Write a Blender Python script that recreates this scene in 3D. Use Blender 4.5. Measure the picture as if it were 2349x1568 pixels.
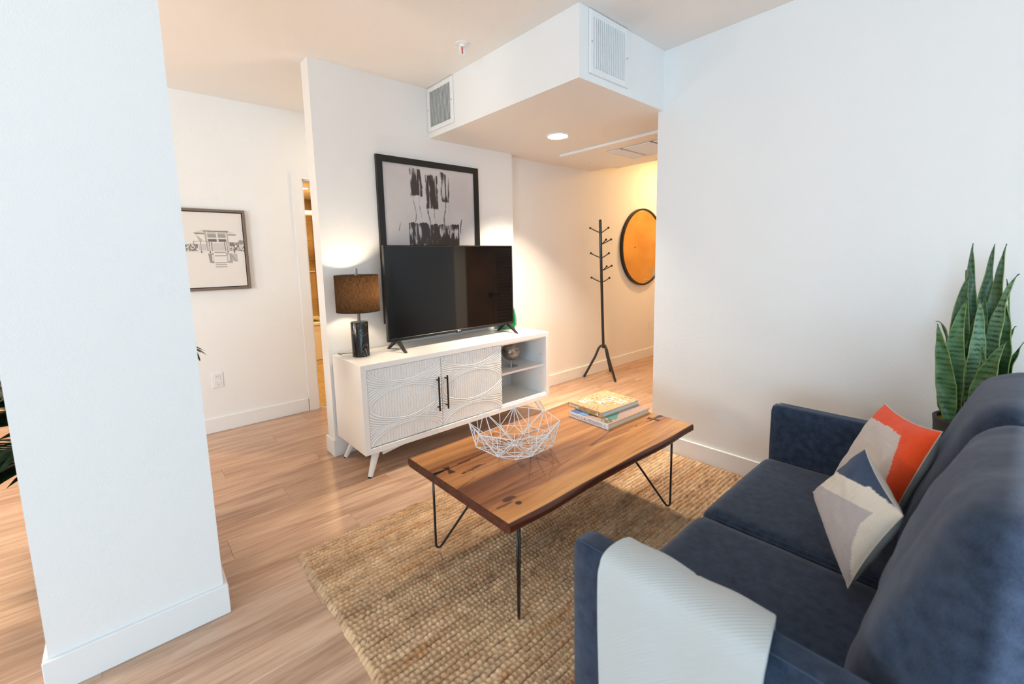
import bpy, bmesh, math, random
import numpy as np
from mathutils import Vector, Matrix

# ---------------------------------------------------------------- scene, camera, light
for o in list(bpy.data.objects):
    bpy.data.objects.remove(o)
SC = bpy.context.scene
COL = SC.collection
random.seed(7)
RNG = np.random.default_rng(11)

H = 2.70          # ceiling
HS = 2.331        # underside of the soffit
XS, YS = 0.889, -1.509   # soffit corner
XSE = 3.035       # far end of the soffit
XR = 1.7586       # right wall plane
YE = -1.4717      # end of the right wall
YH = 0.0843       # hall wall plane
XT = 1.7596       # right end of the TV wall
WT = 0.130        # TV wall thickness
YL = 1.170        # picture wall plane
XB0, YB0 = -6.5, -8.0    # kitchen wall, window wall
XEND = 5.45       # entry wall
HB = 0.122        # baseboard height

cam_d = bpy.data.cameras.new('camera')
cam = bpy.data.objects.new('camera', cam_d)
COL.objects.link(cam)
F_PX, PX, PY = 1003.4824, 1171.28, 718.1226
yaw, pitch, roll = math.radians(-41.5558), math.radians(-7.1715), math.radians(-1.2104)
fw = Vector((math.sin(-yaw) * math.cos(pitch), math.cos(yaw) * math.cos(pitch), math.sin(pitch)))
rt = Vector((math.cos(yaw), math.sin(yaw), 0))
up = rt.cross(fw)
rt2 = rt * math.cos(roll) + up * math.sin(roll)
up2 = up * math.cos(roll) - rt * math.sin(roll)
m = Matrix.Identity(4)
for i in range(3):
    m[i][0], m[i][1], m[i][2] = rt2[i], up2[i], -fw[i]
m[0][3], m[1][3], m[2][3] = -1.0357, -3.0928, 1.3852
cam.matrix_world = m
cam_d.sensor_fit = 'HORIZONTAL'
cam_d.sensor_width = 36.0
cam_d.lens = F_PX * 36.0 / 2349.0
cam_d.shift_x = (1174.5 - PX) / 2349.0
cam_d.shift_y = (PY - 784.0) / 2349.0
cam_d.clip_start = 0.02
cam_d.dof.use_dof = True
cam_d.dof.focus_distance = 2.7
cam_d.dof.aperture_fstop = 2.6
SC.camera = cam

SC.view_settings.view_transform = 'Standard'
SC.view_settings.look = 'None'
SC.view_settings.gamma = 1.0
SC.view_settings.use_curve_mapping = False
SC.view_settings.exposure = 0.22

SC.cycles.max_bounces = 8
SC.cycles.diffuse_bounces = 4
SC.cycles.glossy_bounces = 4
SC.cycles.transmission_bounces = 6
SC.cycles.adaptive_threshold = 0.03
SC.cycles.caustics_reflective = False
SC.cycles.caustics_refractive = False

world = bpy.data.worlds.new('world')
SC.world = world
world.use_nodes = True
bg = world.node_tree.nodes['Background']
bg.inputs[0].default_value = (0.80, 0.90, 1.0, 1)
bg.inputs[1].default_value = 1.6

DAY = (0.52, 0.80, 1.0)
WARM = (1.0, 0.84, 0.64)
AMBER = (1.0, 0.60, 0.24)

def area(name, loc, size, size_y, energy, color, rot, shape='RECTANGLE', spread=math.pi):
    d = bpy.data.lights.new(name, 'AREA')
    d.shape = shape
    d.size = size
    if shape in ('RECTANGLE', 'ELLIPSE'):
        d.size_y = size_y
    d.energy = energy
    d.color = color
    d.spread = spread
    o = bpy.data.objects.new(name, d)
    o.location = loc
    o.rotation_euler = rot
    COL.objects.link(o)
    return o

# daylight through the two windows of the wall behind the camera (openings built below)
area('daylight_window', (-1.15, YB0 - 0.12, 1.42), 4.7, 2.2, 72, DAY, (math.pi / 2 + 0.5, 0, 0))
area('daylight_side_window', (XB0 - 0.12, -4.5, 1.45), 3.3, 2.0, 200, DAY, (math.pi / 2 + 0.35, 0, -math.pi / 2))

# low sun grazing in through the side window: reaches only the near end of the sofa
sd = bpy.data.lights.new('sun', 'SUN')
sd.energy = 5.0
sd.angle = math.radians(0.25)
sd.color = (0.92, 0.97, 1.0)
so = bpy.data.objects.new('sun', sd)
so.rotation_euler = Vector((1.0, -0.0355, -0.195)).to_track_quat('-Z', 'Y').to_euler()
so.location = (XB0 - 3, -3.5, 3)
COL.objects.link(so)

# ---------------------------------------------------------------- helpers
def S(r, g, b):
    f = lambda c: (c / 255 / 12.92) if c / 255 <= 0.04045 else ((c / 255 + 0.055) / 1.055) ** 2.4
    return (f(r), f(g), f(b))

def sockets(n):
    return n.inputs

def mat(name, color, rough=0.5, metal=0.0, spec=0.5, bump=None, var=None, sheen=0.0, coat=0.0, trans=0.0, emit=None, ior=1.45):
    """procedural principled material. bump=(scale, strength[, detail]); var=(scale, colour2, lo, hi)"""
    M = bpy.data.materials.new(name)
    M.use_nodes = True
    nt = M.node_tree
    b = nt.nodes['Principled BSDF']
    I = b.inputs
    I['Base Color'].default_value = (*color, 1)
    I['Roughness'].default_value = rough
    I['Metallic'].default_value = metal
    I['Specular IOR Level'].default_value = spec
    I['IOR'].default_value = ior
    if sheen:
        I['Sheen Weight'].default_value = sheen
        I['Sheen Roughness'].default_value = 0.5
    if coat:
        I['Coat Weight'].default_value = coat
        I['Coat Roughness'].default_value = 0.08
    if trans:
        I['Transmission Weight'].default_value = trans
    if emit:
        I['Emission Color'].default_value = (*emit[0], 1)
        I['Emission Strength'].default_value = emit[1]
    tc = nt.nodes.new('ShaderNodeNewGeometry')
    if var:
        n = nt.nodes.new('ShaderNodeTexNoise')
        n.inputs['Scale'].default_value = var[0]
        n.inputs['Detail'].default_value = 5
        nt.links.new(tc.outputs['Position'], n.inputs['Vector'])
        r = nt.nodes.new('ShaderNodeMapRange')
        r.inputs[1].default_value, r.inputs[2].default_value = var[2], var[3]
        nt.links.new(n.outputs['Fac'], r.inputs[0])
        mx = nt.nodes.new('ShaderNodeMix')
        mx.data_type = 'RGBA'
        mx.inputs[6].default_value = (*color, 1)
        mx.inputs[7].default_value = (*var[1], 1)
        nt.links.new(r.outputs[0], mx.inputs[0])
        nt.links.new(mx.outputs[2], I['Base Color'])
    if bump:
        n = nt.nodes.new('ShaderNodeTexNoise')
        n.inputs['Scale'].default_value = bump[0]
        n.inputs['Detail'].default_value = bump[2] if len(bump) > 2 else 3
        nt.links.new(tc.outputs['Position'], n.inputs['Vector'])
        bp = nt.nodes.new('ShaderNodeBump')
        bp.inputs['Strength'].default_value = bump[1]
        bp.inputs['Distance'].default_value = 0.004
        nt.links.new(n.outputs['Fac'], bp.inputs['Height'])
        nt.links.new(bp.outputs['Normal'], I['Normal'])
    return M

def attr_mat(name, rough=0.6, spec=0.3, coat=0.0, grain=None, bump=None, coat_rough=0.1, sheen=0.0):
    """colour painted on the mesh (attribute 'Col'); grain=(scale vec, amount)"""
    M = bpy.data.materials.new(name)
    M.use_nodes = True
    nt = M.node_tree
    I = nt.nodes['Principled BSDF'].inputs
    I['Roughness'].default_value = rough
    I['Specular IOR Level'].default_value = spec
    I['Coat Weight'].default_value = coat
    I['Coat Roughness'].default_value = coat_rough
    I['Sheen Weight'].default_value = sheen
    a = nt.nodes.new('ShaderNodeAttribute')
    a.attribute_name = 'Col'
    out = a.outputs['Color']
    g = nt.nodes.new('ShaderNodeNewGeometry')
    if grain:
        mp = nt.nodes.new('ShaderNodeMapping')
        mp.inputs['Scale'].default_value = grain[0]
        nt.links.new(g.outputs['Position'], mp.inputs['Vector'])
        n = nt.nodes.new('ShaderNodeTexNoise')
        n.inputs['Scale'].default_value = 1.0
        n.inputs['Detail'].default_value = 4
        nt.links.new(mp.outputs[0], n.inputs['Vector'])
        r = nt.nodes.new('ShaderNodeMapRange')
        r.inputs[1].default_value, r.inputs[2].default_value = 0.3, 0.7
        r.inputs[3].default_value, r.inputs[4].default_value = 1 - grain[1], 1 + grain[1]
        nt.links.new(n.outputs['Fac'], r.inputs[0])
        mx = nt.nodes.new('ShaderNodeMix')
        mx.data_type = 'RGBA'
        mx.blend_type = 'MULTIPLY'
        mx.inputs[0].default_value = 1.0
        nt.links.new(out, mx.inputs[6])
        nt.links.new(r.outputs[0], mx.inputs[7])
        out = mx.outputs[2]
    nt.links.new(out, I['Base Color'])
    if bump:
        n = nt.nodes.new('ShaderNodeTexNoise')
        n.inputs['Scale'].default_value = bump[0]
        nt.links.new(g.outputs['Position'], n.inputs['Vector'])
        bp = nt.nodes.new('ShaderNodeBump')
        bp.inputs['Strength'].default_value = bump[1]
        bp.inputs['Distance'].default_value = 0.003
        nt.links.new(n.outputs['Fac'], bp.inputs['Height'])
        nt.links.new(bp.outputs['Normal'], I['Normal'])
    return M

class MB:
    """collects geometry for ONE mesh object"""
    def __init__(s):
        s.v, s.f, s.mi = [], [], []
        s.col = None
    def add(s, vs, fs, mi=0):
        k = len(s.v)
        s.v += [tuple(v) for v in vs]
        s.f += [tuple(k + i for i in f) for f in fs]
        s.mi += [mi] * len(fs)
        return s
    def box(s, x0, x1, y0, y1, z0, z1, mi=0):
        vs = [(x, y, z) for z in (z0, z1) for y in (y0, y1) for x in (x0, x1)]
        return s.add(vs, [(0, 2, 3, 1), (4, 5, 7, 6), (0, 1, 5, 4), (2, 6, 7, 3), (0, 4, 6, 2), (1, 3, 7, 5)], mi)
    def cbox(s, x0, x1, y0, y1, z0, z1, c, mi=0, seg=1):
        """box with bevelled edges"""
        bm = bmesh.new()
        bmesh.ops.create_cube(bm, size=1)
        for v in bm.verts:
            v.co = ((x0 + x1) / 2 + v.co.x * (x1 - x0), (y0 + y1) / 2 + v.co.y * (y1 - y0), (z0 + z1) / 2 + v.co.z * (z1 - z0))
        bmesh.ops.bevel(bm, geom=bm.edges[:], offset=c, segments=seg, affect='EDGES', profile=0.5)
        s.bm(bm, mi)
        return s
    def bm(s, bm, mi=0):
        bm.verts.index_update()
        s.add([v.co for v in bm.verts], [[v.index for v in f.verts] for f in bm.faces], mi)
        bm.free()
        return s
    def prism(s, pts, axis, a, b, mi=0):
        """polygon (2-D pts) extruded along axis 0/1/2 from a to b"""
        def P(p, t):
            q = list(p)
            q.insert(axis, t)
            return q
        n = len(pts)
        vs = [P(p, a) for p in pts] + [P(p, b) for p in pts]
        fs = [tuple(range(n))[::-1], tuple(range(n, 2 * n))] + [(i, (i + 1) % n, n + (i + 1) % n, n + i) for i in range(n)]
        return s.add(vs, fs, mi)
    def tube(s, path, r, n=8, closed=False, mi=0, cap=True):
        P = [Vector(p) for p in path]
        m = len(P)
        rs = r if hasattr(r, '__len__') else [r] * m
        T = []
        for i in range(m):
            a = P[(i - 1) % m] if (closed or i > 0) else P[i]
            b = P[(i + 1) % m] if (closed or i < m - 1) else P[i]
            T.append((b - a).normalized())
        ref = Vector((0, 0, 1)) if abs(T[0].z) < 0.9 else Vector((1, 0, 0))
        N = (ref - T[0] * ref.dot(T[0])).normalized()
        vs = []
        for i in range(m):
            N = (N - T[i] * N.dot(T[i]))
            N = N.normalized() if N.length > 1e-6 else Vector((1, 0, 0))
            B = T[i].cross(N)
            for k in range(n):
                a = 2 * math.pi * k / n
                vs.append(P[i] + (N * math.cos(a) + B * math.sin(a)) * rs[i])
        fs = []
        for i in range(m if closed else m - 1):
            j = (i + 1) % m
            for k in range(n):
                l = (k + 1) % n
                fs.append((i * n + k, i * n + l, j * n + l, j * n + k))
        if cap and not closed:
            fs.append(tuple(range(n))[::-1])
            fs.append(tuple((m - 1) * n + k for k in range(n)))
        return s.add(vs, fs, mi)
    def lathe(s, prof, n=32, c=(0, 0, 0), mi=0, cap=(True, True)):
        """prof: (r, z) bottom to top"""
        vs = []
        for r, z in prof:
            for k in range(n):
                a = 2 * math.pi * k / n
                vs.append((c[0] + r * math.cos(a), c[1] + r * math.sin(a), c[2] + z))
        fs = []
        for i in range(len(prof) - 1):
            for k in range(n):
                l = (k + 1) % n
                fs.append((i * n + k, i * n + l, (i + 1) * n + l, (i + 1) * n + k))
        if cap[0]:
            fs.append(tuple(range(n))[::-1])
        if cap[1]:
            fs.append(tuple((len(prof) - 1) * n + k for k in range(n)))
        return s.add(vs, fs, mi)
    def sphere(s, c, r, n=16, sc=(1, 1, 1), mi=0):
        bm = bmesh.new()
        bmesh.ops.create_uvsphere(bm, u_segments=n, v_segments=n // 2 + 2, radius=r)
        for v in bm.verts:
            v.co = (c[0] + v.co.x * sc[0], c[1] + v.co.y * sc[1], c[2] + v.co.z * sc[2])
        return s.bm(bm, mi)

def wloc(o):
    p = Vector((0, 0, 0))
    while o is not None:
        p += o.location
        o = o.parent
    return p

def finish(me, smooth, angle=35):
    if smooth:
        me.shade_smooth() if hasattr(me, 'shade_smooth') else None
        me.polygons.foreach_set('use_smooth', [True] * len(me.polygons))
        if angle is not None:
            me.set_sharp_from_angle(angle=math.radians(angle))
    me.update()

def link(name, me, mats, parent=None, label=None, cat=None, group=None, kind=None, local=False, origin=None):
    o = bpy.data.objects.new(name, me)
    for mm in (mats if isinstance(mats, (list, tuple)) else [mats]):
        if mm is not None:
            me.materials.append(mm)
    COL.objects.link(o)
    if parent is not None:
        o.parent = parent
        if not local:
            off = wloc(parent)
            me.transform(Matrix.Translation(-off))
    elif not local:
        n = len(me.vertices)
        co = np.empty(n * 3)
        me.vertices.foreach_get('co', co)
        co = co.reshape(-1, 3)
        c = origin or ((co[:, 0].min() + co[:, 0].max()) / 2, (co[:, 1].min() + co[:, 1].max()) / 2, co[:, 2].min())
        me.transform(Matrix.Translation(-Vector(c)))
        o.location = c
    tag(o, label, cat, group, kind)
    return o

def tag(o, label=None, cat=None, group=None, kind=None):
    if label: o['label'] = label
    if cat: o['category'] = cat
    if group: o['group'] = group
    if kind: o['kind'] = kind
    return o

def obj(name, mb, mats, parent=None, label=None, cat=None, group=None, kind=None, smooth=False, angle=35, local=False):
    me = bpy.data.meshes.new(name)
    me.from_pydata(mb.v, [], mb.f)
    if any(mb.mi):
        me.polygons.foreach_set('material_index', mb.mi)
    finish(me, smooth, angle)
    return link(name, me, mats, parent, label, cat, group, kind, local)

def thing(name, loc, label, cat, group=None, rz=0.0):
    o = bpy.data.objects.new(name, None)
    o.empty_display_size = 0.1
    o.location = loc
    o.rotation_euler = (0, 0, rz)
    COL.objects.link(o)
    return tag(o, label, cat, group)

def grid_mesh(name, P, cols=None, closed_u=False, smooth=True, flip=False):
    """P: (nu, nv, 3) array -> mesh of quads, optional cols (nu, nv, 3) painted as attribute Col"""
    nu, nv = P.shape[:2]
    idx = np.arange(nu * nv).reshape(nu, nv)
    if closed_u:
        a = idx; b = np.roll(idx, -1, axis=0)
        q = np.stack([a[:, :-1], b[:, :-1], b[:, 1:], a[:, 1:]], -1).reshape(-1, 4)
    else:
        q = np.stack([idx[:-1, :-1], idx[1:, :-1], idx[1:, 1:], idx[:-1, 1:]], -1).reshape(-1, 4)
    if flip:
        q = q[:, ::-1]
    me = bpy.data.meshes.new(name)
    me.vertices.add(nu * nv)
    me.vertices.foreach_set('co', np.ascontiguousarray(P, dtype=np.float32).ravel())
    nq = len(q)
    me.loops.add(nq * 4)
    me.loops.foreach_set('vertex_index', np.ascontiguousarray(q, dtype=np.int32).ravel())
    me.polygons.add(nq)
    me.polygons.foreach_set('loop_start', np.arange(0, nq * 4, 4, dtype=np.int32))
    me.polygons.foreach_set('use_smooth', np.full(nq, smooth))
    if cols is not None:
        at = me.attributes.new('Col', 'FLOAT_COLOR', 'POINT')
        c = np.ones((nu * nv, 4), dtype=np.float32)
        c[:, :3] = cols.reshape(-1, 3)
        at.data.foreach_set('color', c.ravel())
    me.update()
    me.validate()
    return me

def vnoise(X, Y, seed=0):
    """value noise on arrays, 0..1"""
    xi, yi = np.floor(X).astype(np.int64), np.floor(Y).astype(np.int64)
    xf, yf = X - xi, Y - yi
    def h(a, b):
        n = (a * 374761393 + b * 668265263 + seed * 1442695041) & 0x7fffffff
        n = ((n ^ (n >> 13)) * 1274126177) & 0x7fffffff
        return ((n ^ (n >> 16)) & 0xffff) / 65535.0
    u, v = xf * xf * (3 - 2 * xf), yf * yf * (3 - 2 * yf)
    return (h(xi, yi) * (1 - u) + h(xi + 1, yi) * u) * (1 - v) + (h(xi, yi + 1) * (1 - u) + h(xi + 1, yi + 1) * u) * v

def fbm(X, Y, seed=0, oct=4):
    t, a, s = 0, 0.5, 0
    for k in range(oct):
        t = t + a * vnoise(X * 2 ** k, Y * 2 ** k, seed + k * 17)
        s += a
        a *= 0.5
    return t / s

def inpoly(U, V, pts):
    r = np.zeros(U.shape, bool)
    n = len(pts)
    for i in range(n):
        x0, y0 = pts[i]
        x1, y1 = pts[(i + 1) % n]
        if y0 == y1:
            continue
        c = ((V < y0) != (V < y1)) & (U < (x1 - x0) * (V - y0) / (y1 - y0) + x0)
        r ^= c
    return r

def seg_d(U, V, a, b):
    ax, ay = a; bx, by = b
    dx, dy = bx - ax, by - ay
    t = np.clip(((U - ax) * dx + (V - ay) * dy) / (dx * dx + dy * dy + 1e-12), 0, 1)
    return np.hypot(U - ax - t * dx, V - ay - t * dy)

def print_mesh(name, O, UD, VD, nu, nv, paint):
    """flat printed sheet: O + u*UD + v*VD, u,v in 0..1, coloured by paint(U, V)"""
    u = np.linspace(0, 1, nu); v = np.linspace(0, 1, nv)
    U, V = np.meshgrid(u, v, indexing='ij')
    P = np.array(O)[None, None] + U[..., None] * np.array(UD)[None, None] + V[..., None] * np.array(VD)[None, None]
    return grid_mesh(name, P, paint(U, V), smooth=False)

def text_mesh(name, txt, size, O, ud, vd, ext=0.0003, align='LEFT', bold=0.0, spacing=1.0):
    """lettering in the plane (ud, vd) with its baseline start at O"""
    cu = bpy.data.curves.new(name, 'FONT')
    cu.body = txt
    cu.size = size
    cu.extrude = ext
    cu.offset = bold
    cu.align_x = align
    cu.space_character = spacing
    cu.resolution_u = 3
    t = bpy.data.objects.new(name, cu)
    COL.objects.link(t)
    dg = bpy.context.evaluated_depsgraph_get()
    me = bpy.data.meshes.new_from_object(t.evaluated_get(dg))
    COL.objects.unlink(t)
    bpy.data.objects.remove(t)
    ud, vd = Vector(ud).normalized(), Vector(vd).normalized()
    nd = ud.cross(vd)
    M = Matrix(((ud.x, vd.x, nd.x, O[0]), (ud.y, vd.y, nd.y, O[1]), (ud.z, vd.z, nd.z, O[2]), (0, 0, 0, 1)))
    me.transform(M)
    return me
# ---------------------------------------------------------------- materials of the setting
M_WALL = mat('wall_paint', (0.86, 0.86, 0.855), 0.62, spec=0.3, bump=(230, 0.30, 2))
M_CEIL = mat('ceiling_paint', (0.90, 0.89, 0.87), 0.75, spec=0.2, bump=(180, 0.2, 2))
M_TRIM = mat('trim_paint', (0.85, 0.85, 0.85), 0.38, spec=0.4)
M_WHITE = mat('white_enamel', (0.85, 0.86, 0.86), 0.35, spec=0.45)
M_DARKGAP = mat('dark_recess', (0.02, 0.02, 0.02), 0.8)
M_BLACK = mat('black_metal', (0.012, 0.012, 0.013), 0.35, metal=0.6, spec=0.5)
M_CHROME = mat('brushed_steel', (0.62, 0.61, 0.59), 0.25, metal=1.0)

def wood_floor():
    M = bpy.data.materials.new('oak_plank')
    M.use_nodes = True
    nt = M.node_tree
    L = nt.links.new
    I = nt.nodes['Principled BSDF'].inputs
    g = nt.nodes.new('ShaderNodeNewGeometry')
    oi = nt.nodes.new('ShaderNodeObjectInfo')
    sc = nt.nodes.new('ShaderNodeVectorMath'); sc.operation = 'SCALE'
    sc.inputs[0].default_value = (7.3, 11.1, 3.7)
    L(oi.outputs['Random'], sc.inputs['Scale'])
    ad = nt.nodes.new('ShaderNodeVectorMath'); ad.operation = 'ADD'
    L(g.outputs['Position'], ad.inputs[0]); L(sc.outputs[0], ad.inputs[1])
    def stretch(v):
        mp = nt.nodes.new('ShaderNodeMapping'); mp.inputs['Scale'].default_value = v
        L(ad.outputs[0], mp.inputs['Vector'])
        return mp.outputs[0]
    n1 = nt.nodes.new('ShaderNodeTexNoise'); n1.inputs['Scale'].default_value = 1; n1.inputs['Detail'].default_value = 6
    n1.inputs['Roughness'].default_value = 0.62; n1.inputs['Distortion'].default_value = 0.7
    L(stretch((1.7, 22, 1)), n1.inputs['Vector'])
    n2 = nt.nodes.new('ShaderNodeTexNoise'); n2.inputs['Scale'].default_value = 1; n2.inputs['Detail'].default_value = 3
    L(stretch((6, 190, 1)), n2.inputs['Vector'])
    n3 = nt.nodes.new('ShaderNodeTexNoise'); n3.inputs['Scale'].default_value = 1; n3.inputs['Detail'].default_value = 3
    L(stretch((0.5, 4.0, 1)), n3.inputs['Vector'])
    cr = nt.nodes.new('ShaderNodeValToRGB')
    e = cr.color_ramp.elements
    e[0].position, e[0].color = 0.28, (*S(160, 127, 105), 1)
    e[1].position, e[1].color = 0.72, (*S(210, 181, 158), 1)
    x = cr.color_ramp.elements.new(0.5); x.color = (*S(188, 155, 131), 1)
    mm = nt.nodes.new('ShaderNodeMath'); mm.operation = 'MULTIPLY_ADD'
    mm.inputs[1].default_value = 0.42
    L(n2.outputs['Fac'], mm.inputs[0]); L(n1.outputs['Fac'], mm.inputs[2])
    m2 = nt.nodes.new('ShaderNodeMath'); m2.operation = 'MULTIPLY_ADD'; m2.inputs[1].default_value = 0.5
    L(n3.outputs['Fac'], m2.inputs[0]); L(mm.outputs[0], m2.inputs[2])
    m3 = nt.nodes.new('ShaderNodeMath'); m3.operation = 'MULTIPLY_ADD'; m3.inputs[1].default_value = 0.07
    L(oi.outputs['Random'], m3.inputs[0]); L(m2.outputs[0], m3.inputs[2])
    m4 = nt.nodes.new('ShaderNodeMath'); m4.operation = 'ADD'; m4.inputs[1].default_value = -0.495
    L(m3.outputs[0], m4.inputs[0])
    L(m4.outputs[0], cr.inputs[0])
    L(cr.outputs[0], I['Base Color'])
    I['Roughness'].default_value = 0.36
    I['Specular IOR Level'].default_value = 0.45
    bp = nt.nodes.new('ShaderNodeBump'); bp.inputs['Strength'].default_value = 0.12; bp.inputs['Distance'].default_value = 0.002
    L(mm.outputs[0], bp.inputs['Height']); L(bp.outputs[0], I['Normal'])
    return M
M_OAK = wood_floor()

def struct(name, mb, m, label, parent=None, smooth=False):
    return obj(name, mb, m, parent, label, None, None, 'structure', smooth)

# ---------------------------------------------------------------- floor with single planks
fl = struct('floor', MB().box(XB0, XEND, YB0, YL + 0.12, -0.06, -0.014).box(XB0, -1.15, YL + 0.12, 4.4, -0.06, -0.014), M_DARKGAP, 'light oak plank floor running through the apartment')
PW, PL = 0.19, 1.52
_plank_cache = {}
def plank(x0, x1, y0, y1):
    if x1 - x0 < 0.03 or y1 - y0 < 0.02:
        return
    key = (round(x1 - x0, 3), round(y1 - y0, 3))
    if key not in _plank_cache:
        w, d = key
        g, b = 0.0003, 0.0007
        me = bpy.data.meshes.new('plank')
        mb = MB()
        def ring(i, z): return [(i, i, z), (w - i, i, z), (w - i, d - i, z), (i, d - i, z)]
        mb.add(ring(g, -0.0135) + ring(g, -b) + ring(g + b, 0.0),
               [(0, 1, 5, 4), (1, 2, 6, 5), (2, 3, 7, 6), (3, 0, 4, 7), (4, 5, 9, 8), (5, 6, 10, 9), (6, 7, 11, 10), (7, 4, 8, 11), (8, 9, 10, 11)])
        me.from_pydata(mb.v, [], mb.f)
        me.materials.append(M_OAK)
        _plank_cache[key] = me
    o = bpy.data.objects.new('plank', _plank_cache[key])
    COL.objects.link(o)
    o.parent = fl
    o.location = Vector((x0, y0, 0)) - fl.location
far = MB()
row = 0
y = YB0
while y < 4.4 - 0.001:
    y1 = min(y + PW, YL if y < YL - 0.001 else 4.4)
    xend = -1.15 if y > YL - 0.001 else XEND if (y1 > YE + 0.01 and y < YH - 0.01) else XR
    off = (row * 0.57 + random.uniform(-.1, .1)) % PL
    x = XB0 - off
    while x < xend:
        a, b = max(x, XB0), min(x + PL, xend)
        if b > -2.9 and y1 > -3.7 and y < 3.0:
            plank(a, b, y, y1)
        elif b - a > 0.01:
            far.box(a + 0.0004, b - 0.0004, y + 0.0004, y1 - 0.0004, -0.0135, 0.0)
        x += PL
    y = y1
    row += 1
obj('distant_planks', far, M_OAK, fl, kind='stuff')

# ---------------------------------------------------------------- walls, ceiling, soffit
struct('ceiling', MB().box(XB0, XEND, YB0, YL + 0.12, H, H + 0.08).box(XB0, -1.05, YL + 0.12, 4.5, H, H + 0.08), M_CEIL, 'smooth white ceiling of the living room')
w = MB().box(XR, XR + 0.14, YB0, YE, 0, H)
struct('wall_right', w, M_WALL, 'plain white wall behind the far sofa arm')
struct('wall_tv', MB().box(0, XT, 0, WT, 0, H), M_WALL, 'white partition wall behind the television')
struct('wall_hall', MB().box(XT, XEND, YH, YH + 0.12, 0, H), M_WALL, 'white hall wall behind the coat rack')
struct('wall_closet', MB().box(XR + 0.14, XEND, YE - 0.12, YE, 0, H), M_WALL, 'white hall wall opposite the round mirror')
struct('wall_entry', MB().box(XEND, XEND + 0.1, YE - 0.12, YH + 0.12, 0, H), M_WALL, 'white wall around the entry door')
# soffit: dropped box, open to nothing, from TV wall to the hall
sf = MB()
sf.box(XS, XR + 0.14, YS, YH, HS, H)
sf.box(XR + 0.14, XSE, YE, YH, HS, H)
struct('wall_soffit', sf, M_WALL, 'dropped white soffit box with two air vents')
# picture wall with the bathroom doorway; left of XW the floor runs on into the next room
XW, YR = -1.15, 4.4
DX0, DX1, DH = 0.262, 1.06, 2.13
pw = MB()
pw.box(XW, DX0, YL, YL + 0.12, 0, H)
pw.box(XW, XW + 0.1, YL + 0.12, YR, 0, H)
pw.box(DX1, XR + 0.3, YL, YL + 0.12, 0, H)
pw.box(DX0, DX1, YL, YL + 0.12, DH, H)
struct('wall_left', pw, M_WALL, 'white wall with the framed beach picture')
struct('wall_rear', MB().box(XB0, XW + 0.1, YR, YR + 0.1, 0, H), M_WALL, 'white end wall of the room beyond the column')
struct('wall_corridor', MB().box(XR, XR + 0.1, WT, YL, 0, H), M_WALL, 'white wall closing the corridor behind the partition')
# column
CX0, CX1, CY = -1.3327, -0.8495, -1.1231
struct('wall_column', MB().box(CX0, CX1, CY, CY + 0.34, 0, H), M_WALL, 'white square column on the left')
# back wall with window, kitchen wall with window
def wall_with_window(name, axis, pos, th, a0, a1, w0, w1, z0, z1, label):
    mb = MB()
    def bx(p, q, zz0, zz1):
        if axis == 1: mb.box(p, q, pos - th, pos, zz0, zz1)
        else: mb.box(pos - th, pos, p, q, zz0, zz1)
    bx(a0, w0, 0, H); bx(w1, a1, 0, H); bx(w0, w1, 0, z0); bx(w0, w1, z1, H)
    struct(name, mb, M_WALL, label)
wall_with_window('wall_back', 1, YB0, 0.14, XB0, XR + 0.14, -3.5, 1.2, 0.3, 2.5, 'white window wall behind the camera')
wall_with_window('wall_kitchen', 0, XB0, 0.14, YB0, 4.5, -6.15, -2.85, 0.45, 2.45, 'white side wall with a window')
def window_frame(name, axis, pos, a0, a1, z0, z1, n, label):
    mb = MB()
    def bx(p, q, zz0, zz1):
        if axis == 1: mb.box(p, q, pos - 0.09, pos - 0.04, zz0, zz1)
        else: mb.box(pos - 0.09, pos - 0.04, p, q, zz0, zz1)
    t = 0.05
    bx(a0, a1, z0, z0 + t); bx(a0, a1, z1 - t, z1)
    for i in range(n + 1):
        c = a0 + (a1 - a0 - t) * i / n
        bx(c, c + t, z0 + t, z1 - t)
    struct(name, mb, M_TRIM, label)
window_frame('window_1', 1, YB0, -3.5, 1.2, 0.3, 2.5, 4, 'wide white framed window behind the camera')
window_frame('window_2', 0, XB0, -6.15, -2.85, 0.45, 2.45, 3, 'white framed side window')

# ---------------------------------------------------------------- baseboards
BT = 0.015
def bb(name, rects, label):
    mb = MB()
    for x0, x1, y0, y1 in rects:
        mb.cbox(x0, x1, y0, y1, 0, HB, 0.0025)
    struct(name, mb, M_TRIM, label)
bb('baseboard_right', [(XR - BT, XR, YB0, YE)], 'white baseboard along the right wall')
bb('baseboard_tv', [(-BT, XT, -BT, 0), (-BT, 0, 0, WT + BT)], 'white baseboard around the partition wall end')
bb('baseboard_hall', [(XT, XEND, YH - BT, YH)], 'white baseboard along the hall wall')
bb('baseboard_left', [(XW, 0.173, YL - BT, YL)], 'white baseboard under the beach picture')
bb('baseboard_column', [(CX0 - BT, CX1 + BT, CY - BT, CY), (CX0 - BT, CX0, CY, CY + 0.34), (CX1, CX1 + BT, CY, CY + 0.34)], 'white baseboard wrapped around the column')

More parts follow.
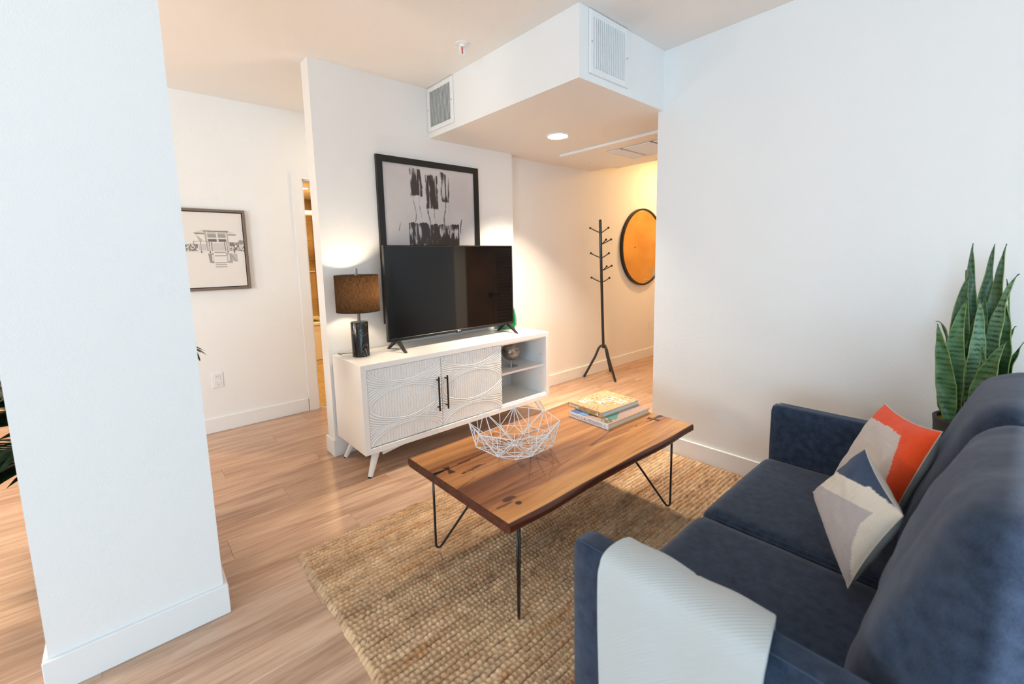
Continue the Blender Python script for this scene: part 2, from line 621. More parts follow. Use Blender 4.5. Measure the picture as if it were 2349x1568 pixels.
# ---------------------------------------------------------------- bathroom beyond the doorway
M_TILE = mat('stone_tile', S(176, 152, 112), 0.45, spec=0.4, var=(6, S(158, 134, 96), 0.35, 0.7))
M_GROUT = mat('grout', S(196, 176, 140), 0.8)
M_TUB = mat('tub_enamel', (0.80, 0.78, 0.74), 0.18, spec=0.5)
BX0, BX1, BY1, BH = -0.6, 1.26, 4.10, 2.345
struct('wall_bath_rear', MB().box(BX0, BX1 + 0.1, BY1, BY1 + 0.1, 0, BH), M_GROUT, 'beige tiled rear wall of the bath alcove')
wb = struct('wall_bath_side', MB().box(BX1, BX1 + 0.1, YL + 0.12, BY1, 0, BH), M_GROUT, 'beige tiled side wall of the bath alcove')
struct('wall_bath_far', MB().box(BX0 - 0.1, BX0, YL + 0.12, BY1, 0, BH), M_WALL, 'white bathroom wall')
struct('ceiling_bath', MB().box(BX0 - 0.1, BX1 + 0.1, YL + 0.12, BY1 + 0.1, BH, BH + 0.06), M_CEIL, 'white bathroom ceiling')
bf = struct('floor_bath', MB().box(BX0, BX1, YL, BY1, -0.05, -0.004), M_GROUT, 'beige tiled bathroom floor')
rear = bpy.data.objects['wall_bath_rear']
def tiles(parent, axis, pos, a0, a1, z0, z1, tw, th, zoff=0, dirn=-1):
    me = None
    k = 0
    z = z0
    while z < z1 - 0.02:
        zz = min(z + th, z1)
        a = a0 - (tw * 0.5 if k % 2 else 0)
        while a < a1 - 0.02:
            p, q = max(a, a0) + 0.0015, min(a + tw, a1) - 0.0015
            if q - p > 0.03:
                mb = MB()
                if axis == 1: mb.cbox(p, q, pos - 0.008, pos, z + 0.0015, zz - 0.0015, 0.002)
                elif axis == 0: mb.cbox(pos - 0.008, pos, p, q, z + 0.0015, zz - 0.0015, 0.002)
                else: mb.cbox(p, q, z + 0.0015, zz - 0.0015, pos, pos + 0.004, 0.001)
                obj('tile', mb, M_TILE, parent)
            a += tw
        z = zz
        k += 1
tiles(rear, 1, BY1, 0.25, BX1, 0.5, BH - 0.01, 0.6, 0.305)
tiles(wb, 0, BX1, 3.2, BY1 - 0.01, 0.5, BH - 0.01, 0.6, 0.305)
tiles(bf, 2, -0.004, 0.15, BX1, YL + 0.03, 3.3, 0.61, 0.305)
struct('trim_1', MB().cbox(DX0, DX1, YL + 0.0, YL + 0.03, -0.002, 0.006, 0.002), M_CHROME, 'pale metal threshold strip of the bathroom door')
# door casing
dc = MB()
dc.box(0.178, DX0 + 0.002, YL - 0.018, YL, 0, 2.19)
dc.box(DX1 - 0.002, DX1 + 0.085, YL - 0.018, YL, 0, 2.19)
dc.box(DX0 + 0.002, DX1 - 0.002, YL - 0.018, YL, DH - 0.002, 2.19)
dc.box(DX0, DX0 + 0.014, YL, YL + 0.12, 0, DH)
dc.box(DX1 - 0.014, DX1, YL, YL + 0.12, 0, DH)
dc.box(DX0, DX1, YL, YL + 0.12, DH - 0.014, DH)
d1 = struct('door_1', dc, M_TRIM, 'white painted bathroom door casing')
obj('strike_plate', MB().box(DX0 + 0.0135, DX0 + 0.016, YL + 0.03, YL + 0.06, 0.94, 1.0), M_CHROME, d1)
# tub
tb = thing('bathtub', (0.5, 3.72, 0), 'white alcove bathtub seen through the bathroom doorway', 'bathtub')
t = MB()
t.cbox(BX0 + 0.01, BX1 - 0.012, 3.30, 3.36, 0, 0.50, 0.01)
obj('apron', t, M_TUB, tb)
t = MB()
t.cbox(BX0 + 0.01, BX1 - 0.012, 3.285, 3.385, 0.50, 0.545, 0.012, seg=3)
t.cbox(BX0 + 0.01, BX1 - 0.012, 4.0, BY1 - 0.012, 0.50, 0.545, 0.012, seg=3)
t.cbox(BX1 - 0.11, BX1 - 0.012, 3.385, 4.0, 0.50, 0.545, 0.012, seg=3)
obj('rim', t, M_TUB, tb)
obj('basin', MB().box(BX0 + 0.01, BX1 - 0.11, 3.385, 4.0, 0.10, 0.16), M_TUB, tb)
r = thing('shower_rod', (0.3, 3.36, 2.06), 'thick white shower rail above the bathtub', 'rail')
obj('rod', MB().tube([(BX0 + 0.005, 3.36, 2.06), (BX1 - 0.012, 3.36, 2.06)], 0.036, 14), M_TUB, r, smooth=True)
obj('flange', MB().tube([(BX1 - 0.03, 3.36, 2.06), (BX1 - 0.011, 3.36, 2.06)], 0.05, 16), M_TUB, r)
obj('trim_2', MB().cbox(0.25, BX1 - 0.009, BY1 - 0.03, BY1 - 0.009, 1.235, 1.252, 0.003), M_TUB, None, 'thin pale ledge across the bathroom tiles', None, None, 'structure')
# bathroom ceiling light
def downlight(loc, rad, label, energy, color, group=None, strength=12.0, spread=math.pi):
    t = thing('recessed_downlight', loc, label, 'ceiling light', group)
    x, y, z = loc
    n = 40
    prof = [(rad, 0.0), (rad, -0.006), (rad * 0.93, -0.009), (rad * 0.80, -0.006), (rad * 0.78, 0.0)]
    obj('trim_ring', MB().lathe(prof, n, loc, cap=(False, False)), M_TRIM, t, smooth=True)
    lens = bpy.data.materials.new('lens')
    lens.use_nodes = True
    I = lens.node_tree.nodes['Principled BSDF'].inputs
    I['Base Color'].default_value = (0.9, 0.85, 0.8, 1)
    I['Emission Color'].default_value = (*[0.25 * 1 + 0.75 * c for c in color], 1)
    I['Emission Strength'].default_value = strength
    obj('lens', MB().lathe([(rad * 0.80, -0.003), (rad * 0.79, -0.002)], n, loc), lens, t)
    d = bpy.data.lights.new('downlight_lamp', 'AREA')
    d.shape = 'DISK'; d.size = rad * 1.5; d.energy = energy; d.color = color; d.spread = spread
    o = bpy.data.objects.new('downlight_lamp', d)
    o.location = (0, 0, -0.012)
    o.parent = t
    COL.objects.link(o)
    return t
downlight((0.842, 3.05, BH), 0.085, 'small glowing downlight in the bathroom ceiling', 26, AMBER)
downlight((0.2, 2.0, BH), 0.075, 'bathroom downlight hidden beside the doorway', 20, AMBER)
downlight((1.645, -0.672, HS), 0.098, 'round glowing downlight in the soffit underside', 30, WARM, spread=1.7)
downlight((4.45, -0.62, H), 0.09, 'entry downlight beyond the soffit', 27, AMBER)


# added pendants, unseen left of the column, warm the ceiling: glass globes on cords
def pendant(loc, label, energy):
    x, y, z = loc
    t = thing('added_pendant', (x, y, H), label, 'lamp', 'added pendants out of frame')
    obj('canopy', MB().lathe([(0.05, -0.02), (0.055, -0.015), (0.055, 0)], 24, (x, y, H)), M_BLACK, t, smooth=True)
    obj('cord', MB().tube([(x, y, H - 0.02), (x, y, z + 0.13)], 0.003, 6), M_BLACK, t)
    obj('cap', MB().lathe([(0.05, 0.10), (0.035, 0.13)], 20, loc), M_BLACK, t, smooth=True)
    obj('globe', MB().sphere(loc, 0.11, 24), mat('opal_glass', (0.95, 0.9, 0.8), 0.3, emit=((1.0, 0.74, 0.46), 6.0)), t, smooth=True)
    d = bpy.data.lights.new('added_pendant_light', 'POINT'); d.energy = energy; d.color = PEND; d.shadow_soft_size = 0.12
    o = bpy.data.objects.new('added_pendant_light', d); o.location = (0, 0, z - 0.25 - H); o.parent = t; COL.objects.link(o)
PEND = (1.0, 0.89, 0.76)
pendant((-2.50, -0.62, 1.62), 'nearer added glass globe pendant, out of frame, warming the ceiling', 39)
pendant((-2.50, 0.30, 1.62), 'farther added glass globe pendant, out of frame, warming the ceiling', 39)
downlight((-2.3, 2.3, H), 0.09, 'amber downlight in the room beyond the column', 45, AMBER)
downlight((0.95, 0.65, H), 0.09, 'unseen downlight added behind the partition wall to light the picture wall', 6, WARM)  # hidden lamp added to brighten the picture wall

# ---------------------------------------------------------------- hall: closet door, louvered door, entry door (seen in the screen and the mirror)
M_MAPLE = mat('maple_door', S(226, 170, 92), 0.4, spec=0.4, var=(3, S(204, 146, 70), 0.3, 0.7))
d2 = struct('door_2', MB().cbox(XEND - 0.03, XEND - 0.001, -1.38, -0.45, 0.01, 2.1, 0.003), M_MAPLE, 'maple veneer entry door reflected in the round mirror')
dh = MB()
dh.cbox(XEND - 0.042, XEND - 0.03, -0.585, -0.515, 0.93, 1.16, 0.003)
obj('lock_plate', dh, M_CHROME, d2)
obj('deadbolt', MB().tube([(XEND - 0.06, -0.55, 1.10), (XEND - 0.04, -0.55, 1.10)], 0.022, 20), M_CHROME, d2, smooth=True)
obj('lever', MB().tube([(XEND - 0.04, -0.55, 0.99), (XEND - 0.085, -0.55, 0.99), (XEND - 0.09, -0.56, 0.99), (XEND - 0.09, -0.70, 0.99)], 0.011, 10), M_CHROME, d2, smooth=True)
obj('peephole', MB().tube([(XEND - 0.034, -0.915, 1.52), (XEND - 0.028, -0.915, 1.52)], 0.009, 12), M_BLACK, d2)
M_WALNUT = mat('brown_door', S(158, 122, 92), 0.5, var=(5, S(132, 100, 74), 0.35, 0.65))
d3 = struct('door_3', MB().cbox(1.91, 2.275, YE + 0.001, YE + 0.03, 0.01, 2.3, 0.003), M_WALNUT, 'brown closet door in the hall')
lv = MB()
lv.tube([(2.235, YE + 0.03, 0.96), (2.235, YE + 0.07, 0.96), (2.245, YE + 0.075, 0.96), (2.335, YE + 0.075, 0.96)], 0.011, 10)
lv.tube([(2.235, YE + 0.029, 0.96), (2.235, YE + 0.04, 0.96)], 0.03, 16)
obj('lever', lv, M_BLACK, d3, smooth=True)
d4 = MB()
for a in (2.28, 2.82):
    d4.cbox(a, a + 0.06, YE + 0.001, YE + 0.035, 0.01, 2.1, 0.003)
d4.cbox(2.34, 2.82, YE + 0.001, YE + 0.035, 2.0, 2.1, 0.003)
d4.cbox(2.34, 2.82, YE + 0.001, YE + 0.035, 0.01, 0.16, 0.003)
d4.box(2.34, 2.82, YE + 0.001, YE + 0.003, 0.16, 2.0)
d4 = struct('door_4', d4, M_WALNUT, 'brown louvered closet door in the hall')
sl = MB()
sl.add([(0, 0.004, 0), (0.478, 0.004, 0), (0.478, 0.03, -0.022), (0, 0.03, -0.022), (0, 0.004, 0.007), (0.478, 0.004, 0.007), (0.478, 0.03, -0.015), (0, 0.03, -0.015)],
       [(0, 1, 2, 3), (7, 6, 5, 4), (0, 4, 5, 1), (1, 5, 6, 2), (2, 6, 7, 3), (3, 7, 4, 0)])
slme = bpy.data.meshes.new('slat'); slme.from_pydata(sl.v, [], sl.f); slme.materials.append(M_WALNUT)
for k in range(45):
    o = bpy.data.objects.new('slat', slme)
    COL.objects.link(o); o.parent = d4
    o.location = Vector((2.341, YE, 0.19 + k * 0.04)) - d4.location

# ---------------------------------------------------------------- ceiling panel, vents, sprinkler
M_GRILLE = mat('vent_shadow', (0.30, 0.33, 0.345), 0.6)
acp = thing('access_panel', (2.45, -0.75, HS), 'white screwed access panel with return grilles under the soffit', 'ceiling panel')
obj('panel', MB().cbox(2.13, XSE - 0.005, YE + 0.02, -0.255, HS - 0.022, HS - 0.0005, 0.003), M_WHITE, acp)
for gx0, gx1, gy0, gy1 in ((2.31, 2.72, -0.80, -0.655), (2.31, 2.72, -1.09, -0.82), (2.31, 2.72, -1.38, -1.11)):
    gf = obj('grille', MB().box(gx0, gx1, gy0, gy1, HS - 0.024, HS - 0.0222), M_GRILLE, acp)
    gl = MB()
    nn = int((gx1 - gx0) / 0.0125)
    for k in range(nn):
        c = gx0 + 0.003 + k * 0.0125
        gl.add([(c, gy0, HS - 0.024), (c, gy1, HS - 0.024), (c + 0.009, gy1, HS - 0.030), (c + 0.009, gy0, HS - 0.030), (c + 0.0015, gy0, HS - 0.0235), (c + 0.0015, gy1, HS - 0.0235)],
               [(0, 1, 2, 3), (3, 2, 5, 4)])
    for e in (gx0, gx1 - 0.004):
        gl.box(e, e + 0.004, gy0, gy1, HS - 0.031, HS - 0.0222)
    gl.box(gx0, gx1, gy0, gy0 + 0.004, HS - 0.031, HS - 0.0222); gl.box(gx0, gx1, gy1 - 0.004, gy1, HS - 0.031, HS - 0.0222)
    obj('louver_core', gl, M_WHITE, gf, kind='stuff')
for sx, sy in ((2.2, -0.30), (2.55, -0.28), (2.98, -0.32), (2.98, -0.75), (2.2, -0.75), (2.98, -1.2), (2.2, -1.2)):
    obj('screw', MB().lathe([(0.006, -0.0235), (0.005, -0.0218)], 8, (sx, sy, HS)), M_GRILLE, acp)

def vent(axis, pos, a0, a1, z0, z1, label, flip):
    """wall register with vertical blades. axis 1: on a face of constant y, axis 0: constant x (proud towards negative)"""
    c = (0.5 * (a0 + a1), pos, z0) if axis == 1 else (pos, 0.5 * (a0 + a1), z0)
    t = thing('air_vent', c, label, 'vent', 'soffit air vents')
    def bx(mb, p, q, d0, d1, zz0, zz1, bev=0.0):
        if axis == 1: a = (p, q, pos - d1, pos - d0, zz0, zz1)
        else: a = (pos - d1, pos - d0, p, q, zz0, zz1)
        mb.cbox(*a, bev) if bev else mb.box(*a)
    fw_ = 0.034
    fr = MB()
    bx(fr, a0, a0 + fw_, 0.0005, 0.011, z0, z1, 0.003); bx(fr, a1 - fw_, a1, 0.0005, 0.011, z0, z1, 0.003)
    bx(fr, a0 + fw_, a1 - fw_, 0.0005, 0.011, z0, z0 + fw_, 0.003); bx(fr, a0 + fw_, a1 - fw_, 0.0005, 0.011, z1 - fw_, z1, 0.003)
    obj('frame', fr, M_WHITE, t)
    bk = MB(); bx(bk, a0 + fw_, a1 - fw_, 0.0002, 0.001, z0 + fw_, z1 - fw_)
    obj('backing', bk, M_GRILLE, t)
    n = 17
    span = a1 - a0 - 2 * fw_
    for k in range(n):
        p = a0 + fw_ + span * (k + 0.5) / n
        b = MB()
        q = p + flip * 0.006
        vs = []
        for zz in (z0 + fw_, z1 - fw_):
            for (aa, dd) in ((p - 0.0012, 0.0012), (p + 0.0012, 0.0012), (q + 0.0016, 0.0125), (q - 0.0016, 0.0125)):
                vs.append((aa, pos - dd, zz) if axis == 1 else (pos - dd, aa, zz))
        b.add(vs, [(0, 1, 2, 3), (7, 6, 5, 4), (0, 4, 5, 1), (1, 5, 6, 2), (2, 6, 7, 3), (3, 7, 4, 0)])
        obj('blade', b, M_WHITE, t)
    for p in (a0 + fw_ / 2, a1 - fw_ / 2):
        mid = (z0 + z1) / 2
        if axis == 1: path = [(p, pos - 0.010, mid), (p, pos - 0.013, mid)]
        else: path = [(pos - 0.010, p, mid), (pos - 0.013, p, mid)]
        obj('screw', MB().tube(path, 0.005, 10), M_CHROME, t)
vent(1, YS, 0.969, 1.332, 2.372, 2.696, 'white air vent on the soffit end facing the sofa', 1)
vent(0, XS, -0.352, -0.004, 2.372, 2.694, 'white air vent on the soffit side beside the partition wall', -1)

sp = thing('fire_sprinkler', (0.676, -0.764, H), 'small white sprinkler head with red bulb on the ceiling', 'sprinkler')
P = (0.676, -0.764, H)
obj('escutcheon', MB().lathe([(0.016, -0.020), (0.018, -0.012), (0.026, -0.0065), (0.042, -0.0045), (0.043, -0.0005)], 32, P, cap=(True, False)), M_WHITE, sp, smooth=True)
fr = MB()
fr.tube([(P[0] - 0.016, P[1], H - 0.02), (P[0] - 0.017, P[1], H - 0.045), (P[0] - 0.010, P[1], H - 0.062), (P[0], P[1], H - 0.066), (P[0] + 0.010, P[1], H - 0.062), (P[0] + 0.017, P[1], H - 0.045), (P[0] + 0.016, P[1], H - 0.02)], 0.0045, 8)
obj('frame', fr, M_WHITE, sp, smooth=True)
obj('bulb', MB().tube([(P[0], P[1], H - 0.022), (P[0], P[1], H - 0.060)], 0.0035, 8), mat('red_glass', S(200, 40, 30), 0.2), sp, smooth=True)
obj('deflector', MB().lathe([(0.019, -0.0745), (0.019, -0.0725)], 20, P), M_WHITE, sp)
obj('stem', MB().lathe([(0.005, -0.073), (0.005, -0.064)], 10, P), M_WHITE, sp)
# ---------------------------------------------------------------- media console
CB, CF = -0.03, -0.505           # back, front (y)
CXL, CXR = 0.012, 1.697          # left, right
CT, CBOT = 0.745, 0.160          # top, bottom of the carcass
con = thing('media_console', (0.85, -0.27, 0), 'white console with carved doors and open shelf under the television', 'cabinet')
tk = 0.036
def mitre(mb, x0, x1, z0, z1, th, y0, y1):
    """carcass of four mitred boards"""
    o = [(x0, z0), (x1, z0), (x1, z1), (x0, z1)]
    i = [(x0 + th, z0 + th), (x1 - th, z0 + th), (x1 - th, z1 - th), (x0 + th, z1 - th)]
    return o, i
o_, i_ = mitre(None, CXL, CXR, CBOT, CT, tk, CF, CB)
for k, nm in enumerate(('bottom_board', 'side_board', 'top_board', 'side_board')):
    j = (k + 1) % 4
    e = 0.0004
    mb = MB().prism([o_[k], o_[j], i_[j], i_[k]], 1, CF, CB)
    ob = obj(nm, mb, M_WHITE, con)
    bev = ob.modifiers.new('edge', 'BEVEL'); bev.width = 0.0022; bev.segments = 2; bev.limit_method = 'ANGLE'; bev.angle_limit = math.radians(60)
obj('back_panel', MB().box(CXL + tk, CXR - tk, CB - 0.010, CB - 0.001, CBOT + tk, CT - tk), M_WHITE, con)
DIV = 1.142
obj('divider', MB().box(DIV, DIV + 0.02, CF + 0.03, CB - 0.01, CBOT + tk, CT - tk), M_WHITE, con)
obj('shelf', MB().cbox(DIV + 0.02, CXR - tk, CF + 0.036, CB - 0.011, 0.445, 0.463, 0.002), M_WHITE, con)
obj('lip', MB().cbox(DIV + 0.02, CXR - tk, CF + 0.012, CF + 0.03, CBOT + tk, CBOT + tk + 0.013, 0.002), M_WHITE, con)
obj('top_rail', MB().cbox(DIV + 0.02, CXR - tk, CF + 0.012, CF + 0.03, CT - tk - 0.012, CT - tk, 0.002), M_WHITE, con)
obj('back_post', MB().box(1.36, 1.378, CB - 0.024, CB - 0.0101, CBOT + tk, 0.445), M_WHITE, con)
for zz in (0.545, 0.375):
    obj('shelf_pin_hole', MB().tube([(CXR - tk - 0.0005, -0.44, zz), (CXR - tk - 0.0015, -0.44, zz)], 0.0035, 10), M_DARKGAP, con)
# carved doors: real relief
def carved_door(x0, x1, z0, z1, yf, th):
    W, Hh = x1 - x0, z1 - z0
    nu, nv = 330, 280
    u = np.linspace(0, 1, nu); v = np.linspace(0, 1, nv)
    U, V = np.meshgrid(u, v, indexing='ij')
    a, b = 0.455, 0.202
    X = (U - 0.5)
    rs = np.stack([np.sqrt(np.abs(X / a) ** 1.6 + ((V - c) / b) ** 2) for c in (0.0, 0.5, 1.0)])
    r = rs.min(0)
    cidx = rs.argmin(0)
    cy_ = np.choose(cidx, (0.0, 0.5, 1.0))
    gx_, gy_ = 0.8 * np.abs(X) ** 0.6 / a ** 1.6 / (np.maximum(r, 1e-6) * W), ((V - cy_) / b ** 2) / (np.maximum(r, 1e-6) * Hh)
    dist = (r - 1) / np.hypot(gx_, gy_)
    ring = 0.5 * dist / 0.0150 + 0.5 * (r - 1) / 0.090
    hr = np.clip(1 - np.abs(2 * (ring - np.floor(ring)) - 1) ** 2.6, 0, 1) ** 0.8
    wav = U * W / 0.0200 + 0.09 * np.sin(V * Hh / 0.042 * 2 * np.pi + 5.1 * U) + 0.06 * np.sin(V * Hh / 0.023 * 2 * np.pi * 0.35 + 9 * U)
    hw = np.clip(1 - np.abs(2 * (wav - np.floor(wav)) - 1) ** 2.6, 0, 1) ** 0.8
    h = np.where(r < 1, hw * 0.85, hr)
    edge = np.minimum(np.minimum(U, 1 - U) * W, np.minimum(V, 1 - V) * Hh)
    h = h * np.clip(edge / 0.003, 0, 1)
    P = np.stack([x0 + U * W, yf + 0.004 - 0.0090 * h, z0 + V * Hh], -1)
    me = grid_mesh('door', P, smooth=True)
    bm = bmesh.new(); bm.from_mesh(me)
    # sides and back so the door is a solid board
    vs = [bm.verts.new(c) for c in ((x0, yf, z0), (x1, yf, z0), (x1, yf, z1), (x0, yf, z1), (x0, yf + th, z0), (x1, yf + th, z0), (x1, yf + th, z1), (x0, yf + th, z1))]
    for f in ((0, 1, 5, 4), (1, 2, 6, 5), (2, 3, 7, 6), (3, 0, 4, 7), (4, 5, 6, 7)):
        bm.faces.new([vs[k] for k in f])
    bm.to_mesh(me); bm.free()
    return link('door', me, M_WHITE, con)
dz0, dz1 = CBOT + tk + 0.004, CT - tk - 0.003
dmid = 0.597
M_BRONZE = mat('dark_bronze', (0.03, 0.024, 0.018), 0.38, metal=0.8)
for (x0, x1, hx) in ((CXL + tk + 0.003, dmid - 0.001, 0.556), (dmid + 0.001, DIV + 0.017, 0.627)):
    dr = carved_door(x0, x1, dz0, dz1, CF + 0.012, 0.018)
    hb = MB().tube([(hx, CF - 0.022, 0.328), (hx, CF - 0.022, 0.572)], 0.0062, 10)
    hd = obj('handle', hb, M_BRONZE, dr, smooth=True)
    for zz in (0.352, 0.548):
        obj('handle_post', MB().tube([(hx, CF - 0.018, zz), (hx, CF + 0.012, zz)], 0.0048, 8), M_BRONZE, dr, smooth=True)
# splayed legs and stretcher
for sx, sy in ((0, 0), (0, 1), (1, 0), (1, 1)):
    fx, fy = (0.043, 1.672)[sx], (-0.478, -0.07)[sy]
    tx, ty = (0.118, 1.59)[sx], (-0.43, -0.11)[sy]
    mb = MB().tube([(fx, fy, 0.004), (tx, ty, CBOT)], [0.0155, 0.027], 20)
    lg = obj('leg', mb, M_WHITE, con, smooth=True)
    obj('glide', MB().lathe([(0.0145, 0), (0.0145, 0.005)], 16, (fx, fy, 0.0)), M_DARKGAP, lg)
arch = [(0.15, CBOT), (0.15, CBOT - 0.045)]
for k in range(13):
    tt = k / 12
    arch.append((0.15 + 1.4 * tt, CBOT - 0.045 + 0.043 * min(1, 4 * tt, 4 * (1 - tt)) ** 0.8))
arch += [(1.55, CBOT)]
for yy in (-0.455, -0.10):
    obj('stretcher', MB().prism(arch, 1, yy, yy + 0.02), M_WHITE, con)
obj('centre_foot', MB().cbox(0.83, 0.87, -0.17, -0.13, 0.0, CBOT, 0.004), M_WHITE, con)

# ---------------------------------------------------------------- television
M_TVFRAME = mat('tv_bezel', (0.018, 0.018, 0.019), 0.32, metal=0.3)
M_SCREEN = mat('tv_glass', (0.004, 0.004, 0.0045), 0.045, spec=0.55)
TX0, TX1, TZ0, TZ1, TY = 0.333, 1.522, 0.812, 1.4925, -0.245
tv = thing('television', (0.93, TY, CT), 'flat black television on splayed feet on the white console', 'television')
b = MB()
bz, bzb = 0.010, 0.021
b.cbox(TX0, TX0 + bz, TY - 0.002, TY + 0.03, TZ0, TZ1, 0.002)
b.cbox(TX1 - bz, TX1, TY - 0.002, TY + 0.03, TZ0, TZ1, 0.002)
b.cbox(TX0 + bz, TX1 - bz, TY - 0.002, TY + 0.03, TZ1 - bz, TZ1, 0.002)
b.cbox(TX0 + bz, TX1 - bz, TY - 0.002, TY + 0.03, TZ0, TZ0 + bzb, 0.002)
obj('bezel', b, M_TVFRAME, tv)
obj('screen', MB().box(TX0 + bz, TX1 - bz, TY + 0.002, TY + 0.006, TZ0 + bzb, TZ1 - bz), M_SCREEN, tv)
b = MB().cbox(TX0 + 0.005, TX1 - 0.005, TY + 0.028, TY + 0.036, TZ0 + 0.01, TZ1 - 0.005, 0.003)
b.cbox(TX0 + 0.15, TX1 - 0.15, TY + 0.036, TY + 0.075, TZ0 + 0.12, TZ0 + 0.45, 0.01)
obj('rear_housing', b, M_TVFRAME, tv)
obj('receiver_bump', MB().cbox(0.917, 0.962, TY - 0.001, TY + 0.02, TZ0 - 0.006, TZ0 + 0.002, 0.002), M_TVFRAME, tv)
for cx, sgn in ((0.405, 0), (1.458, 0)):
    fb = MB()
    for (fy, bend) in ((-0.125, 1), (-0.365, -1)):
        top = Vector((cx, TY + 0.012, TZ0 + 0.012))
        bot = Vector((cx - 0.018 if bend == 1 else cx - 0.006, fy, CT + 0.0))
        w0, w1 = 0.014, 0.008
        d0, d1 = 0.022, 0.011
        vs = []
        for c, ww, dd in ((bot, w1, d1), (top, w0, d0)):
            for sx_, sy_ in ((-1, -1), (1, -1), (1, 1), (-1, 1)):
                vs.append((c.x + sx_ * ww, c.y + sy_ * dd, c.z))
        fb.add(vs, [(3, 2, 1, 0), (4, 5, 6, 7), (0, 1, 5, 4), (1, 2, 6, 5), (2, 3, 7, 6), (3, 0, 4, 7)])
    obj('foot', fb, M_TVFRAME, tv)
M_LOGO = mat('logo_print', (0.75, 0.75, 0.76), 0.4)
lg = MB().tube([(0.928, TY - 0.0021, TZ0 + 0.0105), (0.928, TY - 0.0029, TZ0 + 0.0105)], 0.0062, 20)
obj('logo_disc', lg, M_LOGO, tv)
link('logo_lettering', text_mesh('logo_lettering', 'LG', 0.0135, (0.9365, TY - 0.0024, TZ0 + 0.0060), (1, 0, 0), (0, 0, 1), bold=0.0004), M_LOGO, tv)

# ---------------------------------------------------------------- large framed print leaning behind the television
AZ0 = 0.913
art = thing('framed_print', (0.88, -0.001, AZ0), 'large black framed grey and black abstract print hanging behind the television', 'picture')
AX0, AX1, AZ1 = 0.420, 1.341, 2.150
def lean(z):   # front face y at height z
    return -0.030
th = 0.026
def abar(x0, x1, z0, z1):
    vs = []
    for zz in (z0, z1):
        for d in (0, th):
            for x in (x0, x1):
                vs.append((x, lean(zz) + d, zz))
    return vs
fr = MB()
Q = [(0, 2, 3, 1), (4, 5, 7, 6), (0, 1, 5, 4), (2, 6, 7, 3), (0, 4, 6, 2), (1, 3, 7, 5)]
fwid = 0.046
for r_ in ((AX0, AX0 + fwid, AZ0, AZ1), (AX1 - fwid, AX1, AZ0, AZ1), (AX0 + fwid, AX1 - fwid, AZ1 - fwid, AZ1), (AX0 + fwid, AX1 - fwid, AZ0, AZ0 + fwid)):
    fr.add(abar(*r_), Q)
obj('frame', fr, mat('black_frame', (0.016, 0.015, 0.014), 0.4, spec=0.4), art)
bk = [(x, lean(z) + 0.018 + d, z) for z in (AZ0 + 0.02, AZ1 - 0.02) for d in (0, 0.006) for x in (AX0 + 0.02, AX1 - 0.02)]
obj('backing_board', MB().add(bk, Q), M_DARKGAP, art)
def paint_abstract(U, V):
    # generic ink abstract in pale silver grey: torn dark band below, loose brush strokes above
    g = 0.50 + 0.10 * fbm(U * 5, V * 6, 3) + 0.05 * V
    base = np.stack([g * 1.0, g * 0.955, g * 0.965], -1)
    ink = np.zeros(U.shape)
    n1 = fbm(U * 26, V * 14, 9); n2 = fbm(U * 60, V * 9, 21)
    band = (U > 0.24) & (U < 0.80) & (V < 0.60 + 0.04 * n1)
    ink = np.maximum(ink, np.where(band, np.clip((n1 * 0.7 + n2 * 0.5 + (0.60 - V) * 0.35 - 0.42) * 7, 0, 1), 0))
    # three torn upright blocks of dry brushed ink of unequal height, joined by drips
    for (x0, x1, y0, y1, sd) in ((0.27, 0.40, 0.80, 0.985, 31), (0.43, 0.57, 0.72, 0.95, 41), (0.60, 0.70, 0.77, 0.975, 51)):
        wob = 0.035 * (fbm(U * 18, V * 26, sd) - 0.5)
        d = np.minimum(np.minimum(U - x0, x1 - U), np.minimum(V - y0, y1 - V) * 1.2) + wob
        dry = np.clip((fbm(U * 70, V * 7, sd + 3) - 0.30) * 6, 0, 1)
        ink = np.maximum(ink, np.clip(d * 120, 0, 1) * dry)
    for k, (x, y0, y1, wdt) in enumerate(((0.31, 0.60, 0.84, 0.006), (0.37, 0.66, 0.84, 0.004), (0.46, 0.60, 0.78, 0.008), (0.53, 0.63, 0.78, 0.005), (0.64, 0.60, 0.80, 0.007), (0.68, 0.68, 0.82, 0.003), (0.83, 0.56, 0.66, 0.008), (0.15, 0.57, 0.62, 0.004))):
        d = np.abs(U - x - 0.012 * np.sin(V * 30 + k)) + 0.010 * (fbm(U * 40, V * 40, 70 + k) - 0.5) + np.clip(y0 - V, 0, 1) + np.clip(V - y1, 0, 1)
        ink = np.maximum(ink, np.clip((wdt - d) * 260, 0, 1) * 0.85)
    dark = np.array([0.045, 0.036, 0.034])
    return base * (1 - ink[..., None]) + dark * ink[..., None]
z0_, z1_ = AZ0 + fwid - 0.002, AZ1 - fwid + 0.002
O = (AX0 + fwid - 0.002, lean(z0_) + 0.012, z0_)
me = print_mesh('print', O, (AX1 - AX0 - 2 * fwid + 0.004, 0, 0), (0, lean(z1_) - lean(z0_), z1_ - z0_), 220, 320, paint_abstract)
M_GLOSSPRINT = attr_mat('glazed_print', 0.35, 0.4, coat=0.3, coat_rough=0.03)
link('print', me, M_GLOSSPRINT, art)

